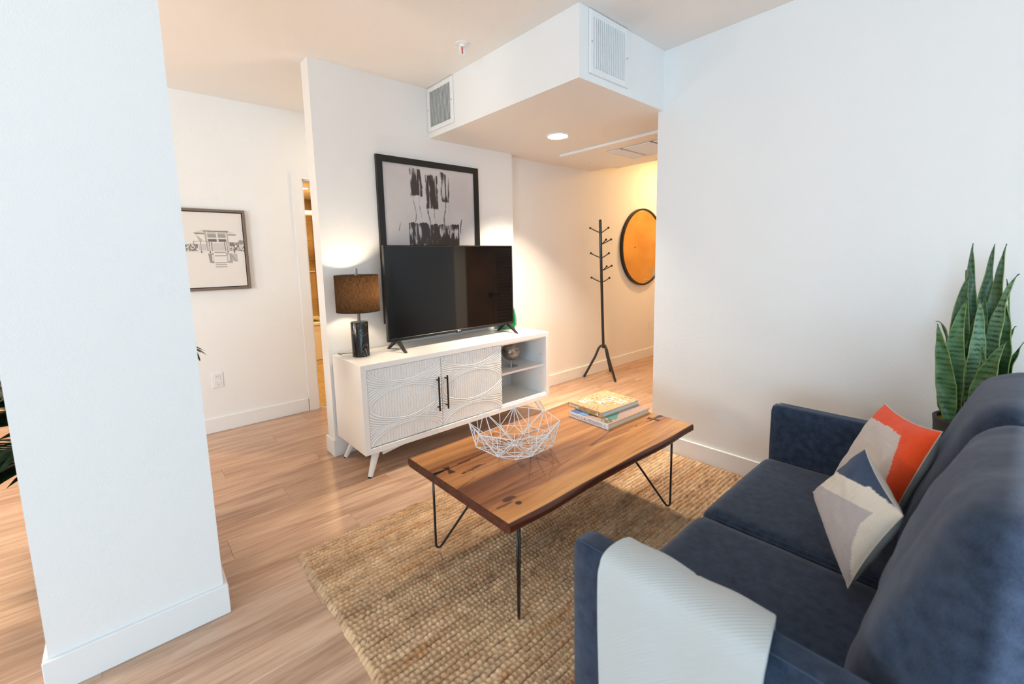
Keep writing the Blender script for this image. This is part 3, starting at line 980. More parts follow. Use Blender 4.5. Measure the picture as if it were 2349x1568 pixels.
# ---------------------------------------------------------------- table lamp
LX, LY = 0.143, -0.215
lamp = thing('table_lamp', (LX, LY, CT), 'glowing lamp with black drum shade and marble column base on the console', 'lamp')
M_MARBLE = mat('black_marble', (0.012, 0.012, 0.013), 0.16, spec=0.5)
nt = M_MARBLE.node_tree
vr = nt.nodes.new('ShaderNodeTexNoise'); vr.inputs['Scale'].default_value = 9; vr.inputs['Detail'].default_value = 6; vr.inputs['Distortion'].default_value = 1.4
gp = nt.nodes.new('ShaderNodeNewGeometry'); nt.links.new(gp.outputs['Position'], vr.inputs['Vector'])
cr = nt.nodes.new('ShaderNodeValToRGB')
e = cr.color_ramp.elements
e[0].position, e[0].color = 0.492, (0.012, 0.012, 0.013, 1)
e[1].position, e[1].color = 0.506, (0.012, 0.012, 0.013, 1)
x_ = e.new(0.499); x_.color = (0.30, 0.30, 0.30, 1)
nt.links.new(vr.outputs['Fac'], cr.inputs[0]); nt.links.new(cr.outputs[0], nt.nodes['Principled BSDF'].inputs['Base Color'])
obj('base', MB().lathe([(0.054, 0.0), (0.0565, 0.003), (0.0565, 0.233), (0.055, 0.236)], 48, (LX, LY, CT)), M_MARBLE, lamp, smooth=True)
obj('neck', MB().lathe([(0.0095, 0.236), (0.0095, 0.595)], 16, (LX, LY, CT)), mat('nickel', (0.20, 0.19, 0.18), 0.3, metal=1), lamp, smooth=True)
SR, SZ0, SZ1 = 0.1415, 0.3075, 0.5500
def shade_mat():
    M = bpy.data.materials.new('black_linen_shade')
    M.use_nodes = True
    nt = M.node_tree
    L = nt.links.new
    nt.nodes.remove(nt.nodes['Principled BSDF'])
    out = nt.nodes['Material Output']
    tc = nt.nodes.new('ShaderNodeTexCoord')
    sx = nt.nodes.new('ShaderNodeSeparateXYZ'); L(tc.outputs['Object'], sx.inputs[0])
    at = nt.nodes.new('ShaderNodeMath'); at.operation = 'ARCTAN2'; L(sx.outputs[1], at.inputs[0]); L(sx.outputs[0], at.inputs[1])
    cb = nt.nodes.new('ShaderNodeCombineXYZ'); L(at.outputs[0], cb.inputs[0]); L(sx.outputs[2], cb.inputs[1])
    def ns(sc):
        mp = nt.nodes.new('ShaderNodeMapping'); mp.inputs['Scale'].default_value = sc
        L(cb.outputs[0], mp.inputs[0])
        n = nt.nodes.new('ShaderNodeTexNoise'); n.inputs['Scale'].default_value = 1; n.inputs['Detail'].default_value = 2
        L(mp.outputs[0], n.inputs['Vector'])
        return n.outputs['Fac']
    a = ns((7, 520, 1)); b = ns((95, 30, 1))
    m_ = nt.nodes.new('ShaderNodeMath'); m_.operation = 'ADD'; L(a, m_.inputs[0]); L(b, m_.inputs[1])
    r_ = nt.nodes.new('ShaderNodeMapRange'); r_.inputs[1].default_value = 0.82; r_.inputs[2].default_value = 1.22
    r_.inputs[3].default_value = 0.0; r_.inputs[4].default_value = 1.0
    L(m_.outputs[0], r_.inputs[0])
    df = nt.nodes.new('ShaderNodeBsdfDiffuse'); df.inputs[0].default_value = (0.012, 0.011, 0.012, 1)
    tr = nt.nodes.new('ShaderNodeBsdfTranslucent')
    mx = nt.nodes.new('ShaderNodeMix'); mx.data_type = 'RGBA'
    mx.inputs[6].default_value = (0.0012, 0.0006, 0.0003, 1); mx.inputs[7].default_value = (0.034, 0.0180, 0.0075, 1)
    L(r_.outputs[0], mx.inputs[0]); L(mx.outputs[2], tr.inputs[0])
    ad = nt.nodes.new('ShaderNodeAddShader'); L(df.outputs[0], ad.inputs[0]); L(tr.outputs[0], ad.inputs[1])
    L(ad.outputs[0], out.inputs[0])
    return M
sh = MB()
n = 64
sh.lathe([(SR, SZ0), (SR, SZ1)], n, (LX, LY, CT), cap=(False, False))
shade = obj('shade', sh, shade_mat(), lamp, smooth=True)
for zz in (SZ0, SZ1):
    obj('shade_rim', MB().tube([(LX + SR * math.cos(2 * math.pi * k / n), LY + SR * math.sin(2 * math.pi * k / n), CT + zz) for k in range(n)], 0.0018, 6, closed=True), M_BLACK, shade, smooth=True)
sp_ = MB()
for k in range(3):
    a = 2 * math.pi * k / 3 + 0.4
    sp_.tube([(LX, LY, CT + SZ1 - 0.012), (LX + SR * math.cos(a), LY + SR * math.sin(a), CT + SZ1 - 0.004)], 0.0016, 6)
obj('spider', sp_, M_BLACK, shade)
M_BULB = mat('lamp_bulb', (1, 0.9, 0.75), 0.3, emit=((1.0, 0.66, 0.34), 18.0))
obj('bulb', MB().sphere((LX + 0.03, LY - 0.005, CT + 0.39), 0.026, 16), M_BULB, lamp, smooth=True)
pl = bpy.data.lights.new('lamp_bulb_light', 'POINT')
pl.energy = 9; pl.color = (1.0, 0.77, 0.52); pl.shadow_soft_size = 0.03
po = bpy.data.objects.new('lamp_bulb_light', pl); po.location = (0.03, -0.005, 0.44); po.parent = lamp; COL.objects.link(po)
cord = [(LX - 0.02, LY + 0.03, CT + 0.02), (LX - 0.05, LY + 0.075, CT + 0.016), (LX - 0.075, LY + 0.11, CT + 0.012), (LX - 0.088, LY + 0.14, CT + 0.004), (LX - 0.09, LY + 0.178, CT + 0.0035)]
obj('cord', MB().tube(cord, 0.0028, 8), M_BLACK, lamp, smooth=True)

# ---------------------------------------------------------------- green glass vase behind the screen
M_GREEN = mat('green_glass', S(0, 150, 88), 0.05, spec=0.5, trans=0.55, ior=1.45)
gv = thing('glass_vase', (1.578, -0.092, CT), 'emerald green glass vase mostly hidden behind the television', 'vase')
gp_ = [(0.062, 0.0), (0.078, 0.006), (0.090, 0.035), (0.088, 0.10), (0.075, 0.17), (0.045, 0.23), (0.03, 0.25), (0.026, 0.249), (0.040, 0.226), (0.070, 0.168), (0.083, 0.10), (0.085, 0.038), (0.074, 0.011), (0.0, 0.010)]
gm = MB().lathe(gp_, 10, (1.578, -0.092, CT), cap=(True, False))
obj('body', gm, M_GREEN, gv, smooth=False)

# ---------------------------------------------------------------- globe on the shelf
M_SILVER = mat('worn_silver', (0.40, 0.385, 0.375), 0.33, metal=0.85, var=(26, (0.22, 0.17, 0.15), 0.48, 0.70))
gl = thing('desk_globe', (1.405, -0.33, 0.463), 'small worn silver globe on a chrome foot in the open shelf', 'globe')
gc = (1.405, -0.33, 0.463)
pr = [(0.0, 0.0), (0.060, 0.0), (0.0605, 0.003), (0.030, 0.006), (0.008, 0.009), (0.007, 0.05), (0.011, 0.054)]
obj('stand', MB().lathe(pr, 32, gc, cap=(False, True)), mat('chrome', (0.75, 0.75, 0.76), 0.06, metal=1), gl, smooth=True)
obj('sphere', MB().sphere((gc[0], gc[1], gc[2] + 0.128), 0.077, 40), M_SILVER, gl, smooth=True)
obj('equator_band', MB().tube([(gc[0] + 0.0768 * math.cos(2 * math.pi * k / 48), gc[1] + 0.0768 * math.sin(2 * math.pi * k / 48), gc[2] + 0.146) for k in range(48)], 0.0011, 6, closed=True), M_DARKGAP, gl)

# ---------------------------------------------------------------- coat rack
RX, RY = 3.03, -0.105
M_RACK = mat('black_lacquer', (0.012, 0.012, 0.012), 0.28, spec=0.5, coat=0.3)
ck = thing('coat_rack', (RX, RY, 0), 'black metal tripod coat rack with pegs against the hall wall', 'coat rack')
obj('pole', MB().tube([(3.025, RY, 0.34), (3.012, RY, 0.55), (2.990, RY, 1.0), (2.968, RY, 1.45), (2.954, RY, 1.77)], 0.0155, 14), M_RACK, ck, smooth=True)
obj('finial', MB().sphere((2.954, RY, 1.77), 0.0158, 12), M_RACK, ck, smooth=True)
for fx, fy in ((2.868, 0.045), (2.945, -0.325), (3.275, -0.025)):
    d = Vector((fx - RX, fy - RY, 0)); 
    pts = [(3.022, RY, 0.36), (3.022 + d.x * 0.05, RY + d.y * 0.05, 0.372), (RX + d.x * 0.16, RY + d.y * 0.16, 0.365), (RX + d.x * 0.27, RY + d.y * 0.27, 0.335), (RX + d.x * 0.36, RY + d.y * 0.36, 0.285), (RX + d.x * 0.45, RY + d.y * 0.45, 0.238), (fx, fy, 0.014)]
    l_ = obj('leg', MB().tube(pts, 0.0135, 12), M_RACK, ck, smooth=True)
    obj('foot_cap', MB().sphere((fx, fy, 0.0145), 0.0143, 10), M_RACK, l_, smooth=True)
def peg(z, x, dx, dy, dz):
    p = MB().tube([(x, RY, z), (x + dx * 0.5, RY + dy * 0.5, z + dz * 0.45), (x + dx, RY + dy, z + dz)], 0.0055, 8)
    o = obj('peg', p, M_RACK, ck, smooth=True)
    obj('peg_ball', MB().sphere((x + dx, RY + dy, z + dz), 0.0125, 10), M_RACK, o, smooth=True)
for z, sgn in ((1.640, -1), (1.512, 1), (1.365, -1), (1.222, 1), (1.095, -1)):
    x = 2.954 + (1.77 - z) * 0.047
    peg(z, x, sgn * 0.085, -sgn * 0.075, 0.055)
    peg(z - 0.004, x, sgn * -0.02, -0.085 if sgn > 0 else -0.09, 0.055)

# ---------------------------------------------------------------- round mirror, switch plate, outlet
mr = thing('round_mirror', (4.085, YH, 0.99), 'large round mirror with thin black frame on the hall wall', 'mirror')
mc, mrad = (4.09, 1.49), 0.492
n = 72
ring = [(mc[0] + mrad * 0.975 * math.cos(2 * math.pi * k / n), YH - 0.022, mc[1] + mrad * 0.975 * math.sin(2 * math.pi * k / n)) for k in range(n)]
fr = MB()
vs = []
for r_, d in ((mrad, 0.002), (mrad, 0.040), (mrad - 0.022, 0.040), (mrad - 0.022, 0.002)):
    vs += [(mc[0] + r_ * math.cos(2 * math.pi * k / n), YH - d, mc[1] + r_ * math.sin(2 * math.pi * k / n)) for k in range(n)]
fs = []
for q in range(4):
    for k in range(n):
        l = (k + 1) % n; q2 = (q + 1) % 4
        fs.append((q * n + k, q * n + l, q2 * n + l, q2 * n + k))
obj('frame', MB().add(vs, fs), mat('mirror_frame', (0.014, 0.012, 0.010), 0.4), mr, smooth=True)
M_MIRROR = mat('mirror_glass', (0.92, 0.92, 0.91), 0.0, metal=1.0)
vs = [(mc[0] + (mrad - 0.020) * math.cos(2 * math.pi * k / n), YH - d, mc[1] + (mrad - 0.020) * math.sin(2 * math.pi * k / n)) for d in (0.030, 0.024) for k in range(n)]
fs = [tuple(range(n)), tuple(range(n, 2 * n))[::-1]] + [(k, n + k, n + (k + 1) % n, (k + 1) % n) for k in range(n)]
obj('glass', MB().add(vs, fs), M_MIRROR, mr)

sw = thing('wall_switch', (4.33, YH, 0.39), 'white rocker switch plate low on the hall wall', 'switch')
obj('plate', MB().cbox(4.29, 4.372, YH - 0.006, YH - 0.0003, 0.392, 0.522, 0.002), M_WHITE, sw)
obj('rocker', MB().cbox(4.314, 4.348, YH - 0.010, YH - 0.006, 0.423, 0.491, 0.002), M_WHITE, sw)
ot = thing('wall_outlet', (-0.517, YL, 0.371), 'white double socket outlet under the beach picture', 'outlet')
obj('plate', MB().cbox(-0.557, -0.477, YL - 0.006, YL - 0.0003, 0.371, 0.500, 0.0025), M_WHITE, ot)
for zz in (0.465, 0.406):
    so = obj('socket', MB().cbox(-0.534, -0.500, YL - 0.009, YL - 0.006, zz - 0.020, zz + 0.020, 0.004, seg=2), M_WHITE, ot)
    sl_ = MB()
    sl_.box(-0.5245, -0.5225, YL - 0.0094, YL - 0.0088, zz + 0.001, zz + 0.010)
    sl_.box(-0.5115, -0.5095, YL - 0.0094, YL - 0.0088, zz + 0.001, zz + 0.009)
    sl_.tube([(-0.517, YL - 0.0094, zz - 0.009), (-0.517, YL - 0.0088, zz - 0.009)], 0.0028, 8)
    obj('slot', sl_, M_DARKGAP, so)

# ---------------------------------------------------------------- framed beach picture
BPX1, BPZ0, BPZ1 = -0.213, 1.178, 1.822
BPX0 = BPX1 - 0.80
bp = thing('framed_beach_photo', (-0.61, YL, BPZ0), 'thin framed sepia beach hut picture beside the column', 'picture')
fr = MB()
t_ = 0.020
fr.cbox(BPX0, BPX0 + t_, YL - 0.036, YL - 0.001, BPZ0, BPZ1, 0.002); fr.cbox(BPX1 - t_, BPX1, YL - 0.036, YL - 0.001, BPZ0, BPZ1, 0.002)
fr.cbox(BPX0 + t_, BPX1 - t_, YL - 0.036, YL - 0.001, BPZ1 - t_, BPZ1, 0.002); fr.cbox(BPX0 + t_, BPX1 - t_, YL - 0.036, YL - 0.001, BPZ0, BPZ0 + t_, 0.002)
obj('frame', fr, mat('grey_wood_frame', S(120, 104, 92), 0.55), bp)
obj('shadow_gap', MB().box(BPX0 + 0.01, BPX1 - 0.01, YL - 0.012, YL - 0.002, BPZ0 + 0.01, BPZ1 - 0.01), M_DARKGAP, bp)
def paint_beach(U, V):
    # metres from the right edge and the bottom of the sheet
    W, Hh = BPX1 - BPX0 - 2 * t_ - 0.012, BPZ1 - BPZ0 - 2 * t_ - 0.012
    x = U * W + BPX0 + t_ + 0.006
    z = V * Hh + BPZ0 + t_ + 0.006
    c = np.full(U.shape, 0.78) + 0.02 * (fbm(x * 9, z * 9, 5) - 0.5)
    hut = lambda px, py: (px, py)
    # pixel-like coordinates of the picture crop (zoomed crop 400..600 x 460..680) mapped to the wall
    def X(p): return -0.636 + (p - 100) / (1130 - 100) * (BPX1 + 0.636)
    def Zt(q): return BPZ1 - (q - 150) / (1425 - 150) * (BPZ1 - BPZ0)
    def poly(pts, val, a=1.0):
        nonlocal c
        m_ = inpoly(x, z, [(X(p), Zt(q)) for p, q in pts])
        c = np.where(m_, c * (1 - a) + val * a, c)
    def line(p0, p1, wd, val):
        nonlocal c
        d = seg_d(x, z, (X(p0[0]), Zt(p0[1])), (X(p1[0]), Zt(p1[1])))
        k = np.clip((wd - d) / 0.0012 + 0.5, 0, 1)
        c = c * (1 - k) + val * k
    noi = fbm(x * 120, z * 120, 8)
    # far shrubs and beach line
    for (x0, x1, q0, q1) in ((-60, 300, 700, 800), (150, 300, 690, 790), (820, 985, 665, 800), (1000, 1150, 730, 805)):
        m_ = inpoly(x, z, [(X(x0), Zt(q1)), (X(x1), Zt(q1)), (X(x1), Zt(q0)), (X(x0), Zt(q0))])
        k = m_ & (noi > 0.46)
        c = np.where(k, 0.22, c)
    line((-60, 812), (1150, 812), 0.0015, 0.52)
    poly([(285, 505), (395, 470), (810, 475), (925, 525), (950, 545), (935, 558), (255, 540), (250, 515)], 0.66)
    poly([(250, 515), (950, 540), (935, 558), (275, 540)], 0.30)
    poly([(400, 485), (810, 490), (815, 505), (405, 500)], 0.20)
    poly([(415, 500), (810, 505), (820, 800), (445, 800)], 0.70)
    poly([(415, 500), (445, 500), (470, 800), (440, 800)], 0.45)
    poly([(780, 505), (805, 505), (822, 800), (800, 800)], 0.48)
    for (a, b2) in ((465, 605), (635, 765)):
        poly([(a, 535), (b2, 535), (b2 + 4, 592), (a + 4, 592)], 0.36)
        poly([(a + 5, 618), (b2 + 5, 618), (b2 + 8, 655), (a + 8, 655)], 0.16)
        poly([(a, 512), (b2, 512), (b2, 526), (a, 526)], 0.40)
    poly([(530, 680), (735, 680), (740, 795), (540, 795)], 0.62)
    for k in range(9):
        line((540 + k * 22, 685), (545 + k * 22, 795), 0.0006, 0.5)
    poly([(285, 545), (385, 625), (370, 655), (320, 640)], 0.5)
    # railings
    line((235, 652), (530, 652), 0.0012, 0.28); line((740, 665), (985, 668), 0.0012, 0.28)
    line((235, 652), (265, 800), 0.0022, 0.2); line((345, 655), (350, 825), 0.0022, 0.18); line((483, 655), (488, 830), 0.0022, 0.18)
    line((520, 665), (528, 880), 0.0026, 0.15); line((735, 670), (760, 880), 0.0026, 0.15); line((772, 668), (785, 830), 0.0022, 0.18); line((890, 670), (896, 830), 0.0022, 0.18); line((975, 668), (985, 800), 0.002, 0.2)
    poly([(300, 690), (435, 690), (435, 795), (315, 795)], 0.45, 0.6)
    poly([(170, 800), (1000, 805), (1000, 835), (175, 830)], 0.74)
    for p_ in (350, 488, 785, 896):
        poly([(p_ - 12, 805), (p_ + 12, 805), (p_ + 12, 832), (p_ - 12, 832)], 0.12)
    # under the deck and steps
    poly([(450, 840), (540, 840), (540, 1000), (465, 985)], 0.33); poly([(760, 840), (845, 840), (845, 1000), (755, 990)], 0.40)
    poly([(510, 860), (535, 860), (535, 965), (510, 965)], 0.7); poly([(770, 860), (805, 860), (805, 965), (770, 965)], 0.7)
    poly([(845, 845), (935, 845), (945, 975), (850, 970)], 0.52); line((850, 880), (915, 970), 0.004, 0.35)
    poly([(545, 810), (740, 810), (755, 1062), (550, 1062)], 0.80)
    for q in (822, 880, 992, 1022, 1054):
        poly([(550, q - 7), (745, q - 7), (750, q + 7), (555, q + 7)], 0.30)
    for q in (850, 905, 935, 965):
        line((550, q), (748, q), 0.0007, 0.5)
    # palm tree
    line((1022, 690), (1025, 790), 0.0018, 0.45)
    for k in range(11):
        an = k / 11 * 2 * math.pi
        line((1022, 665), (1022 + 48 * math.cos(an), 665 + 38 * math.sin(an)), 0.0035, 0.3)
    col = np.stack([c * 1.0, c * 0.955, c * 0.915], -1)
    return col
me = print_mesh('print', (BPX0 + t_ + 0.006, YL - 0.024, BPZ0 + t_ + 0.006), (BPX1 - BPX0 - 2 * t_ - 0.012, 0, 0), (0, 0, BPZ1 - BPZ0 - 2 * t_ - 0.012), 420, 330, paint_beach)
link('print', me, attr_mat('matte_print', 0.7, 0.2), bp)
# ---------------------------------------------------------------- jute rug: rows of chunky loops as real relief
RX0, RX1, RY0, RY1 = -0.540, 1.722, -3.62, -0.968
def rug():
    d = 0.0046
    xs = np.arange(RX0, RX1, d); ys = np.arange(RY0, RY1, d * 0.92)
    X, Y = np.meshgrid(xs, ys, indexing='ij')
    pitch = 0.0232
    wob = 0.010 * (fbm(X * 3.0, Y * 3.0, 2, 2) - 0.5) + 0.006 * (fbm(X * 22, Y * 9, 4, 2) - 0.5)
    t = (Y + wob) / pitch
    row = np.floor(t); f = t - row
    sh = ((row * 0.618) % 1.0) * 0.03
    lp = 0.0185 * (0.8 + 0.5 * vnoise(row * 0.37 + 5, np.floor(X / 0.35), 8))
    s = (X + sh + 0.006 * (fbm(X * 40, row * 1.7, 6, 2) - 0.5)) / lp
    b = s - np.floor(s); bi = np.floor(s)
    rnd = vnoise(bi * 1.0 + 0.5, row * 1.0 + 0.5, 3)
    rnd2 = vnoise(bi * 1.0 + 0.5, row * 1.0 + 0.5, 13)
    rowh = np.sqrt(np.clip(1 - (2 * f - 1) ** 2, 0, 1))
    # loops slanted within the row
    b2 = (s + 0.55 * f) - np.floor(s + 0.55 * f)
    bead = np.sqrt(np.clip(1 - (2 * b2 - 1) ** 2, 0, 1))
    h = rowh * (0.55 + 0.45 * bead) * (0.72 + 0.5 * rnd)
    fib = fbm(X * 170, Y * 170, 31, 2)
    z = 0.002 + 0.0225 * h + 0.0022 * (fib - 0.5)
    z = np.minimum(z, 0.0258)
    edge = np.minimum(np.minimum(X - RX0, RX1 - X), np.minimum(Y - RY0, RY1 - Y))
    z = np.where(edge < 0.012, np.minimum(z, 0.003 + edge * 0.9), z)
    z[0, :] = z[-1, :] = 0.0005; z[:, 0] = z[:, -1] = 0.0005
    # wandering outline
    ex = 0.006 * (fbm(Y * 14, X * 0 + 1, 44, 3) - 0.5) * 2
    ey = 0.006 * (fbm(X * 14, Y * 0 + 3, 45, 3) - 0.5) * 2
    wx = np.clip(1 - (X - RX0) / 0.15, 0, 1); wy = np.clip(1 - (RY1 - Y) / 0.15, 0, 1)
    Xo = X + ex * wx; Yo = Y + ey * wy
    # colour of the fibre itself: straw to rust to grey brown, by loop and by dye lot
    lot = fbm(X * 1.6, Y * 14, 51, 3)
    lot2 = fbm(X * 5, Y * 30, 57, 2)
    k = np.clip(0.30 + 0.55 * (rnd2 - 0.5) + 0.9 * (lot - 0.5) + 0.35 * (fib - 0.5) + 0.22, 0, 1)[..., None]
    c1 = np.array(S(146, 103, 68)); c2 = np.array(S(248, 212, 170))
    C = c1 * (1 - k) + c2 * k
    rust = (np.clip((lot2 - 0.58) * 5, 0, 1) * 0.55 * (rnd > 0.45))[..., None]
    C = C * (1 - rust) + np.array(S(196, 140, 84)) * rust
    grey = (np.clip((0.36 - lot2) * 5, 0, 1) * 0.5)[..., None]
    C = C * (1 - grey) + np.array(S(176, 152, 124)) * grey
    gap = (np.clip((0.45 - h) / 0.30, 0, 1) * 0.85)[..., None]      # shade painted into the low gaps between loops and rows
    C = C * (1 - gap) + np.array(S(60, 42, 32)) * gap
    P = np.stack([Xo, Yo, z], -1)
    return grid_mesh('jute_rug', P, C, smooth=True)
link('jute_rug', rug(), attr_mat('jute_fibre', 0.85, 0.15, bump=(900, 0.5), sheen=0.15), None, 'thick woven jute rug under the coffee table', 'rug')
RUGZ = 0.0255

# ---------------------------------------------------------------- live edge coffee table
TT, TTH = 0.488, 0.040
tbl = thing('coffee_table', (0.52, -1.69, 0.0), 'live edge wooden coffee table on black hairpin legs', 'table')
KX0, KX1 = -0.130, 1.163
def yfront(x):
    t = (x - KX0) / (KX1 - KX0)
    return -2.049 - 0.016 * t - 0.003 * np.sin(2 * np.pi * (t * 1.35 + 0.1)) * np.clip(6 * t, 0, 1) * np.clip(6 * (1 - t), 0, 1) - 0.002 * np.sin(t * 17) * np.clip(4 * t * (1 - t), 0, 1)
def yback(x):
    t = (x - KX0) / (KX1 - KX0)
    return -1.338 + 0.010 * np.sin(t * 7.0) * np.clip(4 * t * (1 - t), 0, 1)
def table_colour(X, Y):
    W = Y.copy()
    # grain pushed aside by the knots
    for kx, ky, sx, sy, am in ((-0.024, -1.951, 0.13, 0.05, 0.045), (0.15, -1.86, 0.22, 0.07, 0.05), (0.60, -1.82, 0.20, 0.06, -0.05), (0.03, -1.632, 0.06, 0.02, 0.012)):
        W = W + am * np.exp(-((X - kx) / sx) ** 2 - ((Y - ky) / sy) ** 2) * np.sign(Y - ky + 1e-6) * -0.5
    W = W + 0.022 * (fbm(X * 1.7, Y * 4, 5, 3) - 0.5)
    strip = fbm(X * 0.7, W * 16, 7, 2)
    fine = fbm(X * 6, W * 120, 9, 3)
    mid = fbm(X * 2.2, W * 42, 12, 3)
    k = np.clip(0.5 + 1.5 * (strip - 0.5) + 0.65 * (mid - 0.5) + 0.42 * (fine - 0.5), 0, 1)
    stops = np.array([S(122, 70, 40), S(172, 108, 62), S(202, 138, 82), S(232, 174, 112)])
    pos = np.array([0.0, 0.35, 0.62, 1.0])
    C = np.stack([np.interp(k, pos, stops[:, c]) for c in range(3)], -1)
    def mixc(m_, col):
        nonlocal C
        m_ = np.clip(m_, 0, 1)[..., None]
        C = C * (1 - m_) + np.array(col) * m_
    # glued up boards: lighter and darker lengthwise strips
    for y0, y1, col, a in ((-1.43, -1.336, S(196, 122, 62), 0.45), (-1.515, -1.43, S(226, 162, 96), 0.55), (-1.70, -1.515, S(176, 108, 58), 0.35), (-1.735, -1.70, S(214, 146, 82), 0.45), (-1.86, -1.78, S(168, 102, 56), 0.25)):
        m_ = ((W > y0) & (W < y1)) * a
        mixc(m_ * (0.6 + 0.4 * fine), col)
    # pale sapwood along the front edge
    sap = (yfront(X) + 0.075 + 0.05 * np.sin(X * 4.2 + 1.2) + 0.02 * (mid - 0.5) - Y) / 0.012
    mixc(np.clip(sap, 0, 1) * 0.5, S(226, 158, 90))
    # rings round the big knot
    for kx, ky, ax, ay, fr_, lim in ((-0.024, -1.951, 1.0, 0.62, 95, 0.13), (0.13, -1.87, 1.0, 0.55, 70, 0.12)):
        r = np.hypot((X - kx) / ax, (Y - ky) / ay) + 0.02 * (fbm(X * 14, Y * 14, 3, 2) - 0.5)
        mixc(np.clip((lim - r) / lim, 0, 1) * (0.5 + 0.5 * np.sin(r * fr_ * 6.28)) * 0.5, S(128, 70, 34))
    # dark streak with a pointed tip
    for a, b_, w in (((0.575, -1.842), (0.80, -1.80), 0.006), ((0.575, -1.842), (0.86, -1.868), 0.005), ((0.56, -1.842), (0.60, -1.842), 0.007)):
        d_ = seg_d(X, Y, a, b_) + 0.004 * (mid - 0.5)
        mixc(np.clip((w - d_) / 0.006 + 0.4, 0, 1) * 0.65, S(96, 54, 30))
    # knots, cracks
    def blob(kx, ky, rx, ry, col, a=0.95):
        d_ = np.hypot((X - kx) / rx, (Y - ky) / ry) + 0.5 * (fbm(X * 60, Y * 60, 77, 2) - 0.5)
        mixc(np.clip((1 - d_) * 4, 0, 1) * a, col)
    blob(-0.018, -1.966, 0.016, 0.013, S(40, 20, 12)); blob(-0.028, -1.922, 0.036, 0.016, S(70, 36, 18))
    blob(-0.065, -1.945, 0.045, 0.007, S(84, 46, 24), 0.7)
    for kx, ky in ((-0.03, -1.640), (0.006, -1.640), (0.035, -1.634), (0.055, -1.630)):
        blob(kx, ky, 0.018, 0.0065, S(58, 28, 14))
    blob(0.02, -1.636, 0.07, 0.016, S(120, 62, 28), 0.5)
    for kx, ky in ((0.30, -1.42), (0.32, -1.405), (0.52, -1.50), (0.62, -1.47), (0.25, -1.60), (0.93, -1.86)):
        blob(kx, ky, 0.014, 0.006, S(70, 38, 20), 0.8)
    for a, b_, w, col in (((-0.13, -1.562), (0.06, -1.560), 0.004, S(52, 32, 22)), ((0.0, -1.555), (0.16, -1.548), 0.006, S(110, 64, 34)), ((-0.13, -1.735), (-0.02, -1.700), 0.0024, S(44, 26, 16)), ((-0.10, -1.94), (-0.03, -1.945), 0.002, S(60, 34, 20)),
                          ((1.02, -1.868), (1.163, -1.876), 0.004, S(40, 28, 22)), ((0.95, -1.872), (1.04, -1.868), 0.0025, S(84, 50, 30))):
        d_ = seg_d(X, Y, a, b_) + 0.003 * (mid - 0.5)
        mixc(np.clip((w - d_) / 0.003 + 0.3, 0, 1), col)
    return C
def slab():
    nx, nt = 430, 236
    xs = np.linspace(KX0, KX1, nx)
    yb, yf = yback(xs), yfront(xs)
    r = 0.018
    secs_y, secs_z = [], []
    tt = np.linspace(0, 1, nt)
    pts = []
    for t in tt:                                     # top, back to front
        pts.append((yb - r + (yf + r * 0.75 - yb + r) * t, np.full(nx, TT)))
    for a in np.linspace(0, math.pi, 11)[1:]:        # front live edge
        und = 0.006 * np.sin(xs * 9 + 1)
        pts.append((yf + r * 0.75 - (r * 0.75) * math.sin(a) - und * math.sin(a) ** 2 + (0.012 if a > 2.2 else 0) * (a - 2.2), TT - TTH / 2 + (TTH / 2) * math.cos(a) + 0 * xs))
    for t in (0.25, 0.5, 0.75):
        pts.append((yf + (yb - yf) * t, np.full(nx, TT - TTH)))
    for a in np.linspace(math.pi, 0, 11)[:-1]:
        pts.append((yb - r + r * math.sin(a), TT - TTH / 2 + (TTH / 2) * math.cos(a) + 0 * xs))
    pts.append((yb - r, np.full(nx, TT)))
    Yg = np.stack([p[0] for p in pts], 1); Zg = np.stack([p[1] for p in pts], 1)
    Xg = np.repeat(xs[:, None], Yg.shape[1], 1)
    C = table_colour(Xg, Yg)
    side = np.ones(Yg.shape[1], bool); side[:nt] = False
    sn = fbm(Xg * 4, Zg * 220, 91, 3)[..., None]
    bark = np.array(S(52, 20, 10)) * (1 - sn) + np.array(S(108, 50, 26)) * sn
    C[:, side] = bark[:, side]
    me = grid_mesh('tabletop', np.stack([Xg, Yg, Zg], -1), C, smooth=True, flip=True)
    me.set_sharp_from_angle(angle=math.radians(50))
    return me, Yg, Zg
me, Yg, Zg = slab()
M_TABLE = attr_mat('oiled_wood', 0.36, 0.45, coat=0.18, grain=((14, 420, 14), 0.10), coat_rough=0.18)
top = link('tabletop', me, M_TABLE, tbl)
M_ENDWOOD = mat('dark_end_grain', S(92, 46, 28), 0.5, var=(40, S(60, 28, 18), 0.35, 0.65))
for k, x0, x1 in ((0, KX0 - 0.0015, KX0 + 0.002), (-1, KX1 - 0.002, KX1 + 0.0015)):
    prof = [(float(Yg[k, j]), float(Zg[k, j]) - 0.0002) for j in [0, 235] + list(range(236, Yg.shape[1] - 1))]
    obj('end_grain', MB().prism(prof, 0, x0, x1), M_ENDWOOD, top)
M_KEY = mat('dark_key_wood', S(88, 46, 28), 0.4)
for kx, ky, rz in ((-0.063, -1.574, 1.45), (1.082, -1.872, 1.75)):
    c, s_ = math.cos(rz), math.sin(rz)
    pts = [(-0.033, -0.017), (0, -0.006), (0.033, -0.017), (0.033, 0.017), (0, 0.006), (-0.033, 0.017)]
    pts = [(kx + c * p - s_ * q, ky + s_ * p + c * q) for p, q in pts]
    obj('butterfly_key', MB().prism(pts, 2, TT - 0.01, TT + 0.0006), M_KEY, top)
M_RESIN = mat('black_resin', (0.02, 0.02, 0.024), 0.15, spec=0.6)
